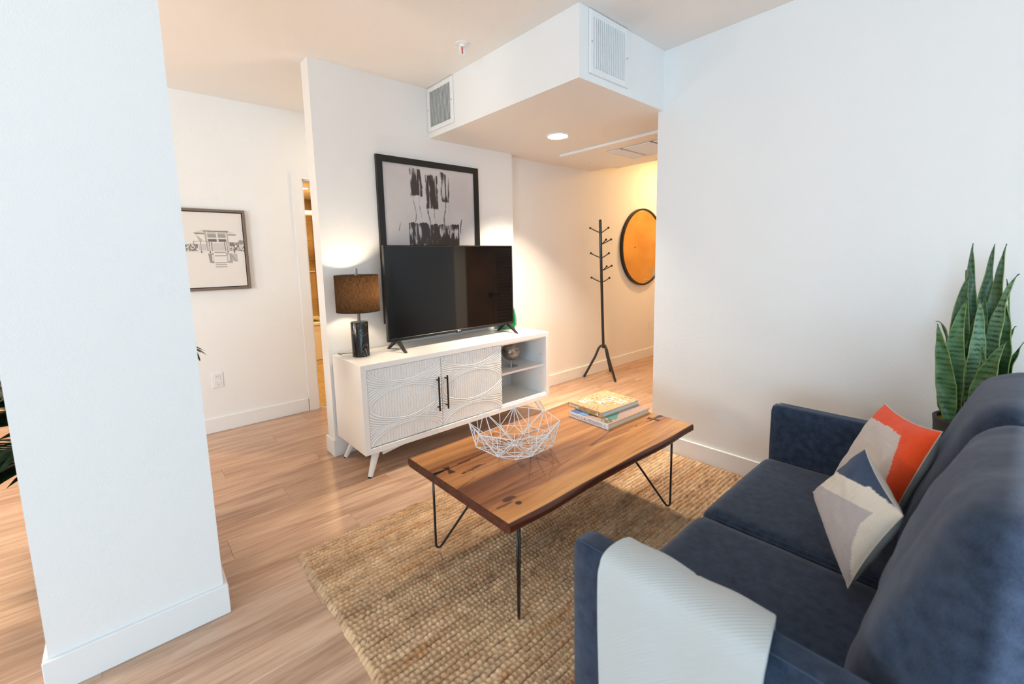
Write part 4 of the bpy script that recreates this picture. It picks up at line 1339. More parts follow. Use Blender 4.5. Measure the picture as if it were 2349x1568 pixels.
cr_ = MB().add([(KX0 - 0.0018, -1.552, TT + 0.0008), (KX0 - 0.0018, -1.575, TT + 0.0008), (-0.05, -1.564, TT + 0.0008), (-0.05, -1.560, TT + 0.0008), (KX0 - 0.0018, -1.552, TT - 0.006), (KX0 - 0.0018, -1.575, TT - 0.006)], [(0, 1, 2, 3), (0, 4, 5, 1)])
cr_.tube([(KX0 - 0.0012, -1.563, TT - 0.004), (KX0 - 0.0012, -1.60, TT - 0.018), (KX0 - 0.0012, -1.645, TT - 0.029), (KX0 - 0.0012, -1.668, TT - 0.033), (KX0 - 0.0012, -1.72, TT - 0.013), (KX0 - 0.0012, -1.737, TT - 0.002)], 0.0014, 6)
obj('crack_fill', cr_, M_RESIN, top)
cr_ = MB().add([(KX1 + 0.0018, -1.862, TT + 0.0008), (KX1 + 0.0018, -1.888, TT + 0.0008), (1.05, -1.868, TT + 0.0008), (1.05, -1.866, TT + 0.0008)], [(0, 1, 2, 3)])
obj('crack_fill', cr_, M_RESIN, top)
tdir = 0.215
for fx, fy, dx, dy in ((-0.042, -1.404, 1, -1), (-0.040, -1.980, 1, 1), (1.075, -1.986, -1, 1), (1.073, -1.406, -1, -1)):
    ux, uy = dx / math.sqrt(2), dy / math.sqrt(2)
    P0 = Vector((fx, fy, RUGZ + 0.006))
    Pt = Vector((fx, fy, TT - TTH + 0.001))
    Pe = Vector((fx + dx * tdir, fy + dy * tdir, TT - TTH + 0.001))
    path = [Pt, Pt.lerp(P0, 0.5), Vector((fx, fy, RUGZ + 0.022)), Vector((fx + ux * 0.003, fy + uy * 0.003, RUGZ + 0.010)), Vector((fx + ux * 0.011, fy + uy * 0.011, RUGZ + 0.0062)), Vector((fx + ux * 0.021, fy + uy * 0.021, RUGZ + 0.010)),
            Vector((fx + ux * 0.034, fy + uy * 0.034, RUGZ + 0.028)), Pe.lerp(P0, 0.5) + Vector((ux * 0.006, uy * 0.006, 0)), Pe]
    lg = obj('leg', MB().tube(path, 0.0056, 10), M_RACK, tbl, smooth=True, angle=None)
    obj('mounting_plate', MB().box(min(fx, Pe.x) - 0.012, max(fx, Pe.x) + 0.012, min(fy, Pe.y) - 0.012, max(fy, Pe.y) + 0.012, TT - TTH - 0.003, TT - TTH + 0.0), M_BLACK, lg)

# ---------------------------------------------------------------- white wire bowl
bc = Vector((0.267, -1.633, TT))
bw = thing('wire_bowl', bc, 'white geometric wire bowl on the coffee table', 'bowl')
M_WIRE = mat('white_wire', (0.84, 0.84, 0.86), 0.3, spec=0.5)
th0 = math.atan2(-3.0928 - bc.y, -1.0357 - bc.x)
def ring8(R, z, off):
    return [bc + Vector((R * math.cos(th0 + (k + off) * math.pi / 4), R * math.sin(th0 + (k + off) * math.pi / 4), z)) for k in range(8)]
W_R = 0.0021
rimv, r2, r3, base = ring8(0.212, 0.143, 0), ring8(0.188, 0.055, 0.5), ring8(0.112, 0.040, 0.5), ring8(0.099, 0.0022, 0)
hub = bc + Vector((0, 0, 0.027))
mb = MB()
for k in range(8):
    mb.tube([rimv[k], rimv[(k + 1) % 8]], W_R, 6)
    mb.sphere(rimv[k], 0.0032, 8)
obj('rim', mb, M_WIRE, bw, smooth=True)
mb = MB()
for k in range(8):
    a, b, pr_ = rimv[k], rimv[(k + 1) % 8], (k - 1) % 8
    m2 = (r2[k] + r2[pr_]) / 2
    for p, q in ((a, r2[k]), (a, r2[pr_]), ((a + b) / 2, r2[k]), (r2[k], r2[(k + 1) % 8]), (a, m2), (m2, r3[k]), (m2, r3[pr_]), (a, r3[k]), (a, r3[pr_]), (r2[k], r3[k])):
        mb.tube([p, q], W_R * 0.92, 6)
    mb.sphere(r2[k], 0.0030, 8)
obj('side_wires', mb, M_WIRE, bw, smooth=True)
mb = MB()
for k in range(8):
    pr_ = (k - 1) % 8
    m3 = (r3[k] + r3[pr_]) / 2
    for p, q in ((r3[k], r3[(k + 1) % 8]), (r3[k], hub), (m3, hub), (r2[k], base[k]), (r2[k], base[(k + 1) % 8]), (r3[k], base[k]), (base[k], base[(k + 1) % 8]), (base[k], m3)):
        mb.tube([p, q], W_R * 0.92, 6)
obj('foot_wires', mb, M_WIRE, bw, smooth=True)

# ---------------------------------------------------------------- two books
def book(loc, rz, W, D, T, label, cover, board, pages, spine_m):
    t = thing('coffee_table_book', loc, label, 'book', None, rz)
    c = 0.0028
    obj('page_block', MB().box(0.006, W - 0.006, 0.005, D - 0.005, c, T - c), pages, t, local=True)
    fc = obj('front_cover', MB().cbox(0.0, W, 0, D, T - c, T, 0.0008), board, t, local=True)
    obj('rear_cover', MB().cbox(0.0, W, 0, D, 0, c, 0.0008), board, t, local=True)
    sp = obj('spine', MB().cbox(-0.002, 0.004, 0, D, 0.0, T, 0.0015), spine_m, t, local=True)
    me = print_mesh('cover_print', (0.0015, 0.0012, T + 0.0002), (W - 0.003, 0, 0), (0, D - 0.0024, 0), 230, 170, cover)
    link('cover_print', me, attr_mat('cover_' + str(len(bpy.data.materials)), 0.35, 0.4), fc, local=True)
    return t, fc, sp
M_PAGE = mat('book_pages', (0.78, 0.80, 0.80), 0.8, bump=(900, 0.3))
def paint_modern(U, V):
    n = fbm(U * 30, V * 30, 5); n2 = fbm(U * 9, V * 60, 8)
    c = np.zeros(U.shape + (3,)); c[:] = S(196, 168, 156)
    c = c * (0.85 + 0.3 * n2)[..., None]
    def p(pts, col, nz=0.0):
        m_ = inpoly(U, V, pts)
        k = (1 - nz + 2 * nz * n)[..., None]
        c[m_] = (np.array(S(*col)) * k)[m_]
    p([(0, 1), (0, 0.62), (0.12, 0.58), (0.26, 0.70), (0.30, 1)], (74, 116, 184), 0.1)
    p([(0, 0.66), (0.10, 0.60), (0.22, 0.68), (0.10, 0.76), (0, 0.78)], (120, 168, 214), 0.05)
    p([(0.06, 0.58), (0.30, 0.74), (0.42, 1), (0.62, 1), (0.30, 0.42), (0.12, 0.40)], (96, 74, 62), 0.5)
    p([(0.10, 0.40), (0.26, 0.42), (0.36, 0.30), (0.14, 0.24), (0.02, 0.34)], (206, 172, 150), 0.25)
    p([(0.40, 1), (1, 1), (1, 0.88), (0.66, 0.80), (0.50, 0.72)], (84, 74, 66), 0.6)
    p([(0.16, 0.16), (0.22, 0.06), (0.30, 0.10), (0.90, 0.62), (0.86, 0.66), (0.42, 0.56), (0.24, 0.40)], (96, 152, 144), 0.12)
    p([(0.50, 0.56), (0.90, 0.62), (0.86, 0.66), (0.48, 0.60), (0.42, 0.54)], (66, 92, 100), 0.1)
    gr = (np.hypot((U - 0.10) / 0.10, (V - 0.14) / 0.10) < 1) & (n > 0.48)
    c[gr] = S(92, 104, 58)
    return c
M_ORANGE_BOARD = mat('orange_board', S(245, 168, 16), 0.45)
b1, fc1, sp1 = book((0.782, -1.790, TT), -0.040, 0.377, 0.277, 0.029, 'thick white-spined architecture book at the bottom of the stack', paint_modern, M_ORANGE_BOARD, M_PAGE, mat('white_spine', (0.80, 0.80, 0.82), 0.4))
M_GREYINK = mat('grey_ink', S(150, 142, 138), 0.5)
link('spine_lettering', text_mesh('spine_lettering', 'L.A. MODERN', 0.0235, (-0.0024, 0.184, 0.0075), (0, -1, 0), (0, 0, 1), spacing=1.02), M_GREYINK, sp1, local=True)
link('spine_lettering', text_mesh('spine_lettering', 'TIM STREET-PORTER', 0.0075, (-0.0024, 0.262, 0.0125), (0, -1, 0), (0, 0, 1)), M_GREYINK, sp1, local=True)
link('spine_emblem', text_mesh('spine_emblem', 'R', 0.017, (-0.0024, 0.026, 0.008), (0, -1, 0.25), (0, 0.25, 1)), M_GREYINK, sp1, local=True)
link('cover_lettering', text_mesh('cover_lettering', 'L.A.\nMODERN', 0.009, (0.050, 0.215, 0.0294), (1, 0, 0), (0, 1, 0)), M_LOGO, fc1, local=True)

DOTC = [S(232, 190, 30), S(206, 48, 36), S(60, 130, 200), S(230, 110, 40), S(40, 140, 90), S(240, 240, 240), S(60, 60, 110), S(222, 70, 110), S(170, 180, 190), S(40, 150, 160)]
rr = random.Random(5)
DOTS = []
while len(DOTS) < 96:
    p_ = (rr.random() * 0.96 + 0.02, rr.random() * 0.94 + 0.03, rr.uniform(0.009, 0.021), rr.randrange(10), rr.uniform(0.6, 1.3))
    if all((p_[0] - q[0]) ** 2 + (p_[1] - q[1]) ** 2 > 0.0042 for q in DOTS):
        DOTS.append(p_)
def paint_sand(U, V):
    c = np.zeros(U.shape + (3,)); c[:] = S(226, 192, 144)
    c = c * (0.94 + 0.12 * fbm(U * 90, V * 70, 4))[..., None]
    for (du, dv, r, k, asp) in DOTS:
        d = np.hypot((U - du) / r, (V - dv) / (r * 1.3 * asp))
        c[np.hypot((U - du - r * 0.5) / r, (V - dv + r * 0.7) / (r * 1.1)) < 0.8] = S(120, 92, 64)
        c[d < 1] = DOTC[k]
        c[(d < 1) & (U - du > 0.3 * r) & (k % 3 == 0)] = DOTC[(k + 5) % 10]
    return c
b2, fc2, sp2 = book((0.836, -1.709, TT + 0.0293), -0.063, 0.333, 0.254, 0.028, 'sand-coloured book dotted with tiny parasols on top of the stack', paint_sand, mat('sand_board', S(214, 174, 120), 0.5), M_PAGE, mat('sand_spine', S(206, 166, 112), 0.5, var=(55, S(190, 150, 98), 0.4, 0.6)))
M_LETTER = mat('white_letter', (0.88, 0.87, 0.85), 0.45)
for txt, ox, oy in (('BE', 0.045, 0.172), ('ACH', 0.105, 0.100), ('ES', 0.190, 0.030)):
    link('cover_lettering', text_mesh('cover_lettering', txt, 0.072, (ox, oy, 0.0286), (1, 0, 0), (0, 1, 0), bold=0.0016, spacing=1.12), M_LETTER, fc2, local=True)
link('spine_lettering', text_mesh('spine_lettering', 'BEACHES', 0.0185, (-0.0024, 0.246, 0.0075), (0, -1, 0), (0, 0, 1), bold=0.0006), M_LETTER, sp2, local=True)
for yy, zz, r_, kc in ((0.128, 0.016, 0.006, 3), (0.120, 0.019, 0.004, 2), (0.030, 0.012, 0.007, 5), (0.023, 0.014, 0.004, 6)):
    obj('spine_dot', MB().tube([(-0.0019, yy, zz), (-0.0025, yy, zz)], r_, 12), mat('dot_ink', DOTC[kc], 0.5), sp2, local=True)
link('spine_lettering', text_mesh('spine_lettering', 'GRAY MALIN', 0.007, (-0.0024, 0.088, 0.011), (0, -1, 0), (0, 0, 1)), M_GREYINK, sp2, local=True)
# ---------------------------------------------------------------- sofa
def denim(name, c1, c2, sc=38):
    M = bpy.data.materials.new(name)
    M.use_nodes = True
    nt = M.node_tree
    L = nt.links.new
    I = nt.nodes['Principled BSDF'].inputs
    g = nt.nodes.new('ShaderNodeNewGeometry')
    def ns(scale, vec=None, det=3):
        n = nt.nodes.new('ShaderNodeTexNoise'); n.inputs['Scale'].default_value = scale; n.inputs['Detail'].default_value = det
        if vec:
            mp = nt.nodes.new('ShaderNodeMapping'); mp.inputs['Scale'].default_value = vec
            L(g.outputs['Position'], mp.inputs[0]); L(mp.outputs[0], n.inputs['Vector'])
        else:
            L(g.outputs['Position'], n.inputs['Vector'])
        return n.outputs['Fac']
    a, b, c = ns(sc), ns(620, None, 2), ns(6)
    s1 = nt.nodes.new('ShaderNodeMath'); s1.operation = 'MULTIPLY_ADD'; s1.inputs[1].default_value = 1.2; L(b, s1.inputs[0]); L(a, s1.inputs[2])
    s2 = nt.nodes.new('ShaderNodeMath'); s2.operation = 'MULTIPLY_ADD'; s2.inputs[1].default_value = 0.2; L(c, s2.inputs[0]); L(s1.outputs[0], s2.inputs[2])
    r = nt.nodes.new('ShaderNodeMapRange'); r.inputs[1].default_value = 0.85; r.inputs[2].default_value = 1.55
    L(s2.outputs[0], r.inputs[0])
    mx = nt.nodes.new('ShaderNodeMix'); mx.data_type = 'RGBA'
    mx.inputs[6].default_value = (*c1, 1); mx.inputs[7].default_value = (*c2, 1)
    L(r.outputs[0], mx.inputs[0]); L(mx.outputs[2], I['Base Color'])
    I['Roughness'].default_value = 0.88
    I['Specular IOR Level'].default_value = 0.15
    I['Sheen Weight'].default_value = 0.35
    I['Sheen Roughness'].default_value = 0.45
    I['Sheen Tint'].default_value = (0.7, 0.76, 0.9, 1)
    bp = nt.nodes.new('ShaderNodeBump'); bp.inputs['Strength'].default_value = 0.35; bp.inputs['Distance'].default_value = 0.002
    L(s1.outputs[0], bp.inputs['Height']); L(bp.outputs[0], I['Normal'])
    return M
M_DENIM = denim('navy_denim', S(27, 38, 55), S(56, 70, 92))
M_THREAD = mat('navy_thread', S(58, 74, 98), 0.8)

def soft_box(name, half, r, cuts=14, bulge=(0, 0, 0), wr=0.0, seed=0, M=None):
    """rounded upholstery box centred on 0 as a bmesh"""
    bm = bmesh.new()
    bmesh.ops.create_cube(bm, size=2)
    bmesh.ops.subdivide_edges(bm, edges=bm.edges[:], cuts=cuts, use_grid_fill=True)
    from mathutils import noise
    for v in bm.verts:
        u = v.co.copy()
        # concentrate the grid near the edges
        s = Vector((math.copysign(abs(u.x) ** 0.75, u.x), math.copysign(abs(u.y) ** 0.75, u.y), math.copysign(abs(u.z) ** 0.75, u.z)))
        p = Vector((s.x * half[0], s.y * half[1], s.z * half[2]))
        q = Vector([max(-(half[i] - r), min(half[i] - r, p[i])) for i in range(3)])
        d = p - q
        if d.length > 1e-9:
            p = q + d.normalized() * r
        k = [(1 - s[i] ** 2) for i in range(3)]
        n = d.normalized() if d.length > 1e-9 else Vector((0, 0, 0))
        p += Vector((n.x * bulge[0] * k[1] * k[2], n.y * bulge[1] * k[0] * k[2], n.z * bulge[2] * k[0] * k[1]))
        if wr:
            w = noise.noise(Vector((p.x * 7 + seed, p.y * 7, p.z * 4))) + 0.5 * noise.noise(Vector((p.x * 16 + seed, p.y * 16, p.z * 10)))
            p += n * w * wr
        v.co = p
    if M is not None:
        bmesh.ops.transform(bm, matrix=M, verts=bm.verts)
    return bm

SX0, SX1 = -0.248, 1.255
AI0, AI1 = -0.169, 1.176          # inner arm faces
AH, SH = 0.680, 0.436
SF, SB = -2.415, -3.300           # front, back
sofa = thing('sofa', (0.50, -2.86, 0), 'navy denim two-seat sofa facing the television', 'sofa')
def arm(x0, x1):
    hx, hy, hz = (x1 - x0) / 2, (SF - SB) / 2, (AH - 0.10) / 2
    bm = soft_box('arm', (hx, hy, hz), 0.022, 14, wr=0.0012, seed=x0, M=Matrix.Translation(((x0 + x1) / 2, (SF + SB) / 2, 0.10 + hz)))
    a = obj('arm', MB().bm(bm), M_DENIM, sofa, smooth=True, angle=None)
    for xx in (x0 + 0.012, x1 - 0.012):
        obj('seam', MB().tube([(xx, SF - 0.02, AH - 0.002), (xx, -2.86, AH - 0.002), (xx, SB + 0.03, AH - 0.002)], 0.0014, 6), M_THREAD, a)
arm(SX0, AI0)
arm(AI1, SX1)
mb = MB().cbox(AI0 - 0.005, AI1 + 0.005, SB + 0.05, SF - 0.02, 0.10, 0.285, 0.012, seg=2)
obj('base_frame', mb, M_DENIM, sofa)
bm = soft_box('b', (0.752, 0.055, 0.335), 0.03, 16, wr=0.001, M=Matrix.Translation((0.5035, SB + 0.055, 0.435)))
obj('back_frame', MB().bm(bm), M_DENIM, sofa, smooth=True, angle=None)
XM = (AI0 + AI1) / 2
for k, (x0, x1) in enumerate(((AI0, XM), (XM, AI1))):
    hx = (x1 - x0) / 2 - 0.0015
    yb, yf = -3.12, SF + 0.012
    hy, hz = (yf - yb) / 2, (SH - 0.285) / 2
    bm = soft_box('seat', (hx, hy, hz), 0.042, 16, bulge=(0, 0.004, 0.006), wr=0.002, seed=3 + k * 9, M=Matrix.Translation(((x0 + x1) / 2, (yf + yb) / 2, 0.285 + hz)))
    st = obj('seat_cushion', MB().bm(bm), M_DENIM, sofa, smooth=True, angle=None)
    for xx in (x0 + 0.014, x1 - 0.014):
        obj('seam', MB().tube([(xx, yf - 0.045, SH - 0.0035), (xx, (yf + yb) / 2, SH - 0.0026), (xx, yb + 0.04, SH - 0.0035)], 0.0012, 6), M_THREAD, st)
lean_a = math.radians(17)
for k, (x0, x1) in enumerate(((-0.150, 0.500), (0.505, 1.165))):
    hx, hy, hz = (x1 - x0) / 2, 0.110, 0.292
    R = Matrix.Translation(((x0 + x1) / 2, -3.062, SH + 0.012 + 0.318)) @ Matrix.Rotation(-lean_a, 4, 'X') if False else Matrix.Translation(((x0 + x1) / 2, -3.115, SH + 0.272)) @ Matrix.Rotation(lean_a, 4, 'X')
    bm = soft_box('back', (hx, hy, hz), 0.095, 26, bulge=(0.012, 0.022, 0.0), wr=0.010, seed=20 + 7 * k, M=R)
    obj('back_cushion', MB().bm(bm), M_DENIM, sofa, smooth=True, angle=None)
for fx in (SX0 + 0.06, SX1 - 0.06):
    for fy in (SF - 0.07, SB + 0.07):
        obj('leg', MB().tube([(fx, fy, 0.0262), (fx, fy, 0.11)], [0.016, 0.022], 14), mat('dark_wood_leg', S(50, 34, 24), 0.4), sofa, smooth=True)

# ---------------------------------------------------------------- scatter pillows
def pillow(label, A, B, Cc, D, tf, tb, paint, back_col, seed=0):
    """four corners (A top far, B bottom far, Cc bottom near, D top near); tf, tb: fullness of front and back"""
    A, B, Cc, D = (np.array(q) for q in (A, B, Cc, D))
    N = np.cross(Cc - B + D - A, A - B + D - Cc)
    N /= np.linalg.norm(N)
    t = thing('scatter_pillow', tuple((B + Cc) / 2), label, 'pillow', 'scatter pillows on the sofa')
    n = 96
    s = np.linspace(-1, 1, n)
    a, b = np.meshgrid(s, s, indexing='ij')
    a2 = a * (1 - 0.075 * (1 - b ** 2) * a ** 2)
    b2 = b * (1 - 0.085 * (1 - a ** 2) * b ** 2)
    S_, T_ = ((a2 + 1) / 2)[..., None], ((b2 + 1) / 2)[..., None]
    base = B * (1 - S_) * (1 - T_) + Cc * S_ * (1 - T_) + A * (1 - S_) * T_ + D * S_ * T_
    prof = np.clip((1 - a ** 4) * (1 - b ** 4), 0, 1) ** 0.62
    wr = (fbm(a * 2.2 + seed, b * 2.2, 3, 3) - 0.5) * 0.30 + 0.03 * np.sin((a * 1.5 + b * 2.6) * 5 + seed) * (1 - np.minimum(np.abs(a), np.abs(b)))
    h = prof * (1 + wr) / 2
    for th, sg, nm in ((tf, 1, 'front_panel'), (tb, -1, 'back_panel')):
        P = base + (sg * th * h)[..., None] * N
        if sg == 1:
            col = paint((a + 1) / 2, (b + 1) / 2)
        else:
            col = np.zeros(a.shape + (3,)); col[:] = back_col
        link(nm, grid_mesh(nm, P, col, smooth=True, flip=(sg == -1)), M_PILLOW, t)
    ij = [(i, 0) for i in range(0, n, 3)] + [(n - 1, j) for j in range(0, n, 3)] + [(i, n - 1) for i in range(n - 1, -1, -3)] + [(0, j) for j in range(n - 1, -1, -3)]
    obj('edge_seam', MB().tube([tuple(base[i, j]) for i, j in ij], 0.0016, 6, closed=True), M_PEDGE, t)
    return t
M_PILLOW = attr_mat('woven_cotton', 0.9, 0.12, grain=((700, 700, 160), 0.07), bump=(700, 0.4), sheen=0.2)
M_PEDGE = mat('pillow_edge', S(206, 204, 198), 0.9)
def paint_orange(s, t):     # s far->near, t bottom->top
    c = np.zeros(s.shape + (3,)); c[:] = S(240, 84, 40)
    c *= (0.94 + 0.12 * fbm(s * 60, t * 30, 7, 2))[..., None]
    sj, tj = s + 0.012 * (fbm(s * 30, t * 30, 8, 2) - 0.5), t + 0.012 * (fbm(s * 30, t * 30, 9, 2) - 0.5)
    m_ = inpoly(sj, tj, [(-0.1, -0.1), (-0.1, 0.83), (0.14, 0.85), (0.456, 0.874), (0.749, 0.874), (0.79, 0.774), (0.83, 0.653), (0.883, 0.448), (0.916, 0.322), (0.97, 0.1), (1.02, -0.1)])
    g = np.array(S(208, 203, 202)) * (0.95 + 0.1 * fbm(s * 3, t * 90, 4, 2))[..., None]
    c[m_] = g[m_]
    return c
def paint_navy(s, t):
    c = np.zeros(s.shape + (3,)); c[:] = S(228, 226, 218)
    c *= (0.97 + 0.06 * fbm(s * 30, t * 4, 4, 2))[..., None]
    sj, tj = s + 0.01 * (fbm(s * 30, t * 30, 8, 2) - 0.5), t + 0.01 * (fbm(s * 30, t * 30, 9, 2) - 0.5)
    navy = np.array(S(48, 70, 104)); grey = np.array(S(188, 187, 194))
    m_ = inpoly(sj, tj, [(-0.1, 0.48), (0.12, 0.62), (0.57, 0.90), (0.58, 0.935), (0.88, 1.0), (0.9, 1.1), (-0.1, 1.1)])
    c[m_] = (navy * (0.9 + 0.2 * fbm(s * 20, t * 60, 5, 2))[..., None])[m_]
    m_ = inpoly(sj, tj, [(-0.1, 0.12), (0.0, 0.21), (0.155, 0.338), (0.58, 0.65), (0.86, 0.83), (0.85, 0.60), (0.93, 0.34), (0.975, 0.20), (1.05, -0.1), (-0.1, -0.1)])
    c[m_] = (grey * (0.95 + 0.1 * fbm(s * 60, t * 30, 6, 2))[..., None])[m_]
    return c
pillow('square pillow with orange and pale grey blocks leaning at the far seat', (0.95, -2.849, 0.845), (1.08, -2.69, 0.465), (0.62, -2.90, 0.465), (0.62, -3.015, 0.884), 0.085, 0.10, paint_orange, S(200, 200, 196), 1.0)
pillow('square pillow with navy, cream and grey blocks leaning at the middle of the sofa', (0.60, -2.856, 0.79), (0.745, -2.70, 0.53), (0.38, -2.876, 0.462), (0.295, -2.98, 0.76), 0.075, 0.10, paint_navy, S(226, 222, 212), 4.0)

# ---------------------------------------------------------------- throw blanket over the near arm
def throw():
    n, mcols = 90, 60
    x0, x1 = SX0 - 0.004, AI0 + 0.004
    path = []
    for z in np.linspace(0.20, AH - 0.02, 26): path.append((x0 - 0.012 - 0.012 * math.sin((z - 0.2) * 5), z))
    cx, w2 = (x0 + x1) / 2, (x1 - x0) / 2 + 0.012
    for a in np.linspace(math.pi, 0, 22): path.append((cx + w2 * math.cos(a), AH - 0.004 + 0.026 * math.sin(a) ** 0.8))
    for z in np.linspace(AH - 0.03, 0.50, 12): path.append((x1 + 0.012, z))
    path = np.array(path)
    ys = np.linspace(-2.530, -2.862, mcols)
    P = np.zeros((len(path), mcols, 3))
    tt = np.linspace(0, 1, len(path))
    for j, y in enumerate(ys):
        e = min(j, mcols - 1 - j) / 4.0
        roll = 0.010 * math.exp(-e)          # rolled hem
        wave = 0.004 * math.sin(y * 40) + 0.003 * math.sin(y * 17 + 1)
        P[:, j, 0] = path[:, 0] + np.where(path[:, 0] < cx, -1, 1) * wave * 0.5
        P[:, j, 1] = y + 0.010 * np.sin(tt * 9 + 0.5) * (1 if j > mcols / 2 else -0.4) + 0.02 * (1 - tt) * (1 if j < mcols / 2 else -0.2) * 0.5
        P[:, j, 2] = path[:, 1] + wave * 0.4 + 0.0
    return grid_mesh('fabric', P, smooth=True)
M_THROW = mat('grey_fleece', S(182, 188, 190), 0.95, spec=0.1, sheen=0.6)
nt = M_THROW.node_tree
g = nt.nodes.new('ShaderNodeNewGeometry')
mp = nt.nodes.new('ShaderNodeMapping'); mp.inputs['Scale'].default_value = (1, 1, 1); mp.inputs['Rotation'].default_value = (0, 0, 0)
nt.links.new(g.outputs['Position'], mp.inputs[0])
wv = nt.nodes.new('ShaderNodeTexWave'); wv.wave_type = 'BANDS'; wv.bands_direction = 'DIAGONAL'; wv.inputs['Scale'].default_value = 60; wv.inputs['Distortion'].default_value = 1.5; wv.inputs['Detail'].default_value = 2; wv.inputs['Detail Scale'].default_value = 8
nt.links.new(mp.outputs[0], wv.inputs['Vector'])
nz = nt.nodes.new('ShaderNodeTexNoise'); nz.inputs['Scale'].default_value = 300; nt.links.new(g.outputs['Position'], nz.inputs['Vector'])
am = nt.nodes.new('ShaderNodeMath'); am.operation = 'MULTIPLY_ADD'; am.inputs[1].default_value = 0.6; nt.links.new(nz.outputs['Fac'], am.inputs[0]); nt.links.new(wv.outputs['Fac'], am.inputs[2])
bp_ = nt.nodes.new('ShaderNodeBump'); bp_.inputs['Strength'].default_value = 0.3; bp_.inputs['Distance'].default_value = 0.002
nt.links.new(am.outputs[0], bp_.inputs['Height']); nt.links.new(bp_.outputs[0], nt.nodes['Principled BSDF'].inputs['Normal'])
tw = link('throw_blanket', throw(), M_THROW, None, 'pale grey fleece throw draped over the near sofa arm', 'blanket')
so_ = tw.modifiers.new('thickness', 'SOLIDIFY'); so_.thickness = 0.012; so_.offset = 0
sb_ = tw.modifiers.new('smooth', 'SUBSURF'); sb_.levels = 1; sb_.render_levels = 1

# ---------------------------------------------------------------- snake plant behind the sofa
PC = (1.505, -3.062)
sn = thing('snake_plant', (PC[0], PC[1], 0), 'tall snake plant in a dark planter between sofa and wall', 'plant')
pr = [(0.085, 0.0262), (0.092, 0.030), (0.122, 0.66), (0.126, 0.688), (0.122, 0.692), (0.112, 0.690), (0.108, 0.655), (0.0, 0.655)]
obj('planter', MB().lathe(pr, 48, (PC[0], PC[1], 0), cap=(True, False)), mat('charcoal_planter', (0.028, 0.027, 0.027), 0.6, bump=(40, 0.2)), sn, smooth=True)
# moss: bumpy disc
A_, R_ = np.meshgrid(np.linspace(0, 2 * np.pi, 90), np.linspace(0.0, 0.110, 34), indexing='ij')
mx_, my_ = R_ * np.cos(A_), R_ * np.sin(A_)
mz = 0.664 + 0.016 * fbm(mx_ * 90, my_ * 90, 5, 3) + 0.006 * np.cos(R_ * 12)
k = fbm(mx_ * 70, my_ * 70, 9, 2)[..., None]
me = grid_mesh('moss', np.stack([PC[0] + mx_, PC[1] + my_, mz], -1), np.array(S(92, 88, 30)) * (1 - k) + np.array(S(190, 172, 60)) * k)
link('moss', me, attr_mat('dry_moss', 0.95, 0.1), sn)
M_LEAF = attr_mat('snake_leaf', 0.38, 0.4)
def bez(a, b, c, t):
    return a * ((1 - t) ** 2)[:, None] + 2 * b * ((1 - t) * t)[:, None] + c * (t ** 2)[:, None]
def snake_leaf(tip, mid, base, w, yawd, seed, tone):
    tip, mid, base = map(np.array, (tip, mid, base))
    base = base.copy(); base[2] = 0.668
    ctrl = 2 * mid - 0.5 * tip - 0.5 * base
    n, m_ = 150, 17
    t = np.linspace(0, 1, n)
    sp = bez(base, ctrl, tip, t)
    rngl = np.random.default_rng(seed)
    al = np.concatenate([[0], np.cumsum(np.linalg.norm(np.diff(sp, axis=0), axis=1))])
    t = al / al[-1]
    ph = rngl.random() * 6
    wid = w * 0.57 * (0.45 + 0.55 * np.sin(np.clip(t / 0.55, 0, 1) * np.pi * 0.5)) * ((1 - np.clip((t - 0.40) / 0.60, 0, 1)) ** 1.02 * (1 + 0.55 * np.clip((t - 0.40) / 0.60, 0, 1))) * (1 + 0.07 * np.sin(t * 11 + ph))
    ang = math.radians(yawd) + 0.55 * np.sin(t * 2.4 + ph) * 0.6
    side = np.stack([np.sin(ang), np.cos(ang), 0 * ang], -1)       # across the blade, mostly along y
    nrm = np.stack([-np.cos(ang), np.sin(ang), 0 * ang], -1)       # towards -x
    u = np.linspace(-1, 1, m_)
    P = sp[:, None] + side[:, None] * (wid[:, None] * u[None])[..., None] + nrm[:, None] * ((-0.30 * wid[:, None] * (1 - u[None] ** 2)) + 0.003 * np.sin(t * 30 + ph)[:, None] * u[None])[..., None]
    T_, U_ = np.meshgrid(t, u, indexing='ij')
    L = np.linalg.norm(tip - base)
    zig = 0.16 * np.abs(((U_ * 2.3 + seed * 0.37) % 1.0) * 2 - 1) + 0.30 * (fbm(U_ * 5 + seed, T_ * 26, seed + 2, 2) - 0.5)
    ph_ = T_ * L * 46 + zig + 0.35 * np.sin(T_ * L * 21 + seed)
    saw = np.abs((ph_ % 1.0) * 2 - 1)
    amt = 0.25 + 0.75 * vnoise(np.floor(ph_) * 0.7 + 9, U_ * 1.6 + seed, seed + 5)
    k = (np.clip((saw - 0.52) * 5, 0, 1) * np.clip(amt * 1.5 - 0.25, 0, 1))[..., None] * 0.85
    g1 = np.array(tone); g2 = np.array(S(22, 40, 26))
    C = g1 * (1 - k) + g2 * k
    ed = np.clip((np.abs(U_) - 0.86) * 9, 0, 1)[..., None]
    C = C * (1 - ed * 0.7) + np.array(S(136, 160, 84)) * ed * 0.7
    tipd = np.clip((T_ - 0.95) * 20, 0, 1)[..., None]
    C = C * (1 - tipd) + np.array(S(40, 46, 36)) * tipd
    me = grid_mesh('leaf', P, C, smooth=True)
    o = link('leaf', me, M_LEAF, sn)
    so = o.modifiers.new('thickness', 'SOLIDIFY'); so.thickness = 0.0028; so.offset = 0
G1, G2, G3 = S(58, 92, 58), S(78, 116, 72), S(104, 142, 108)
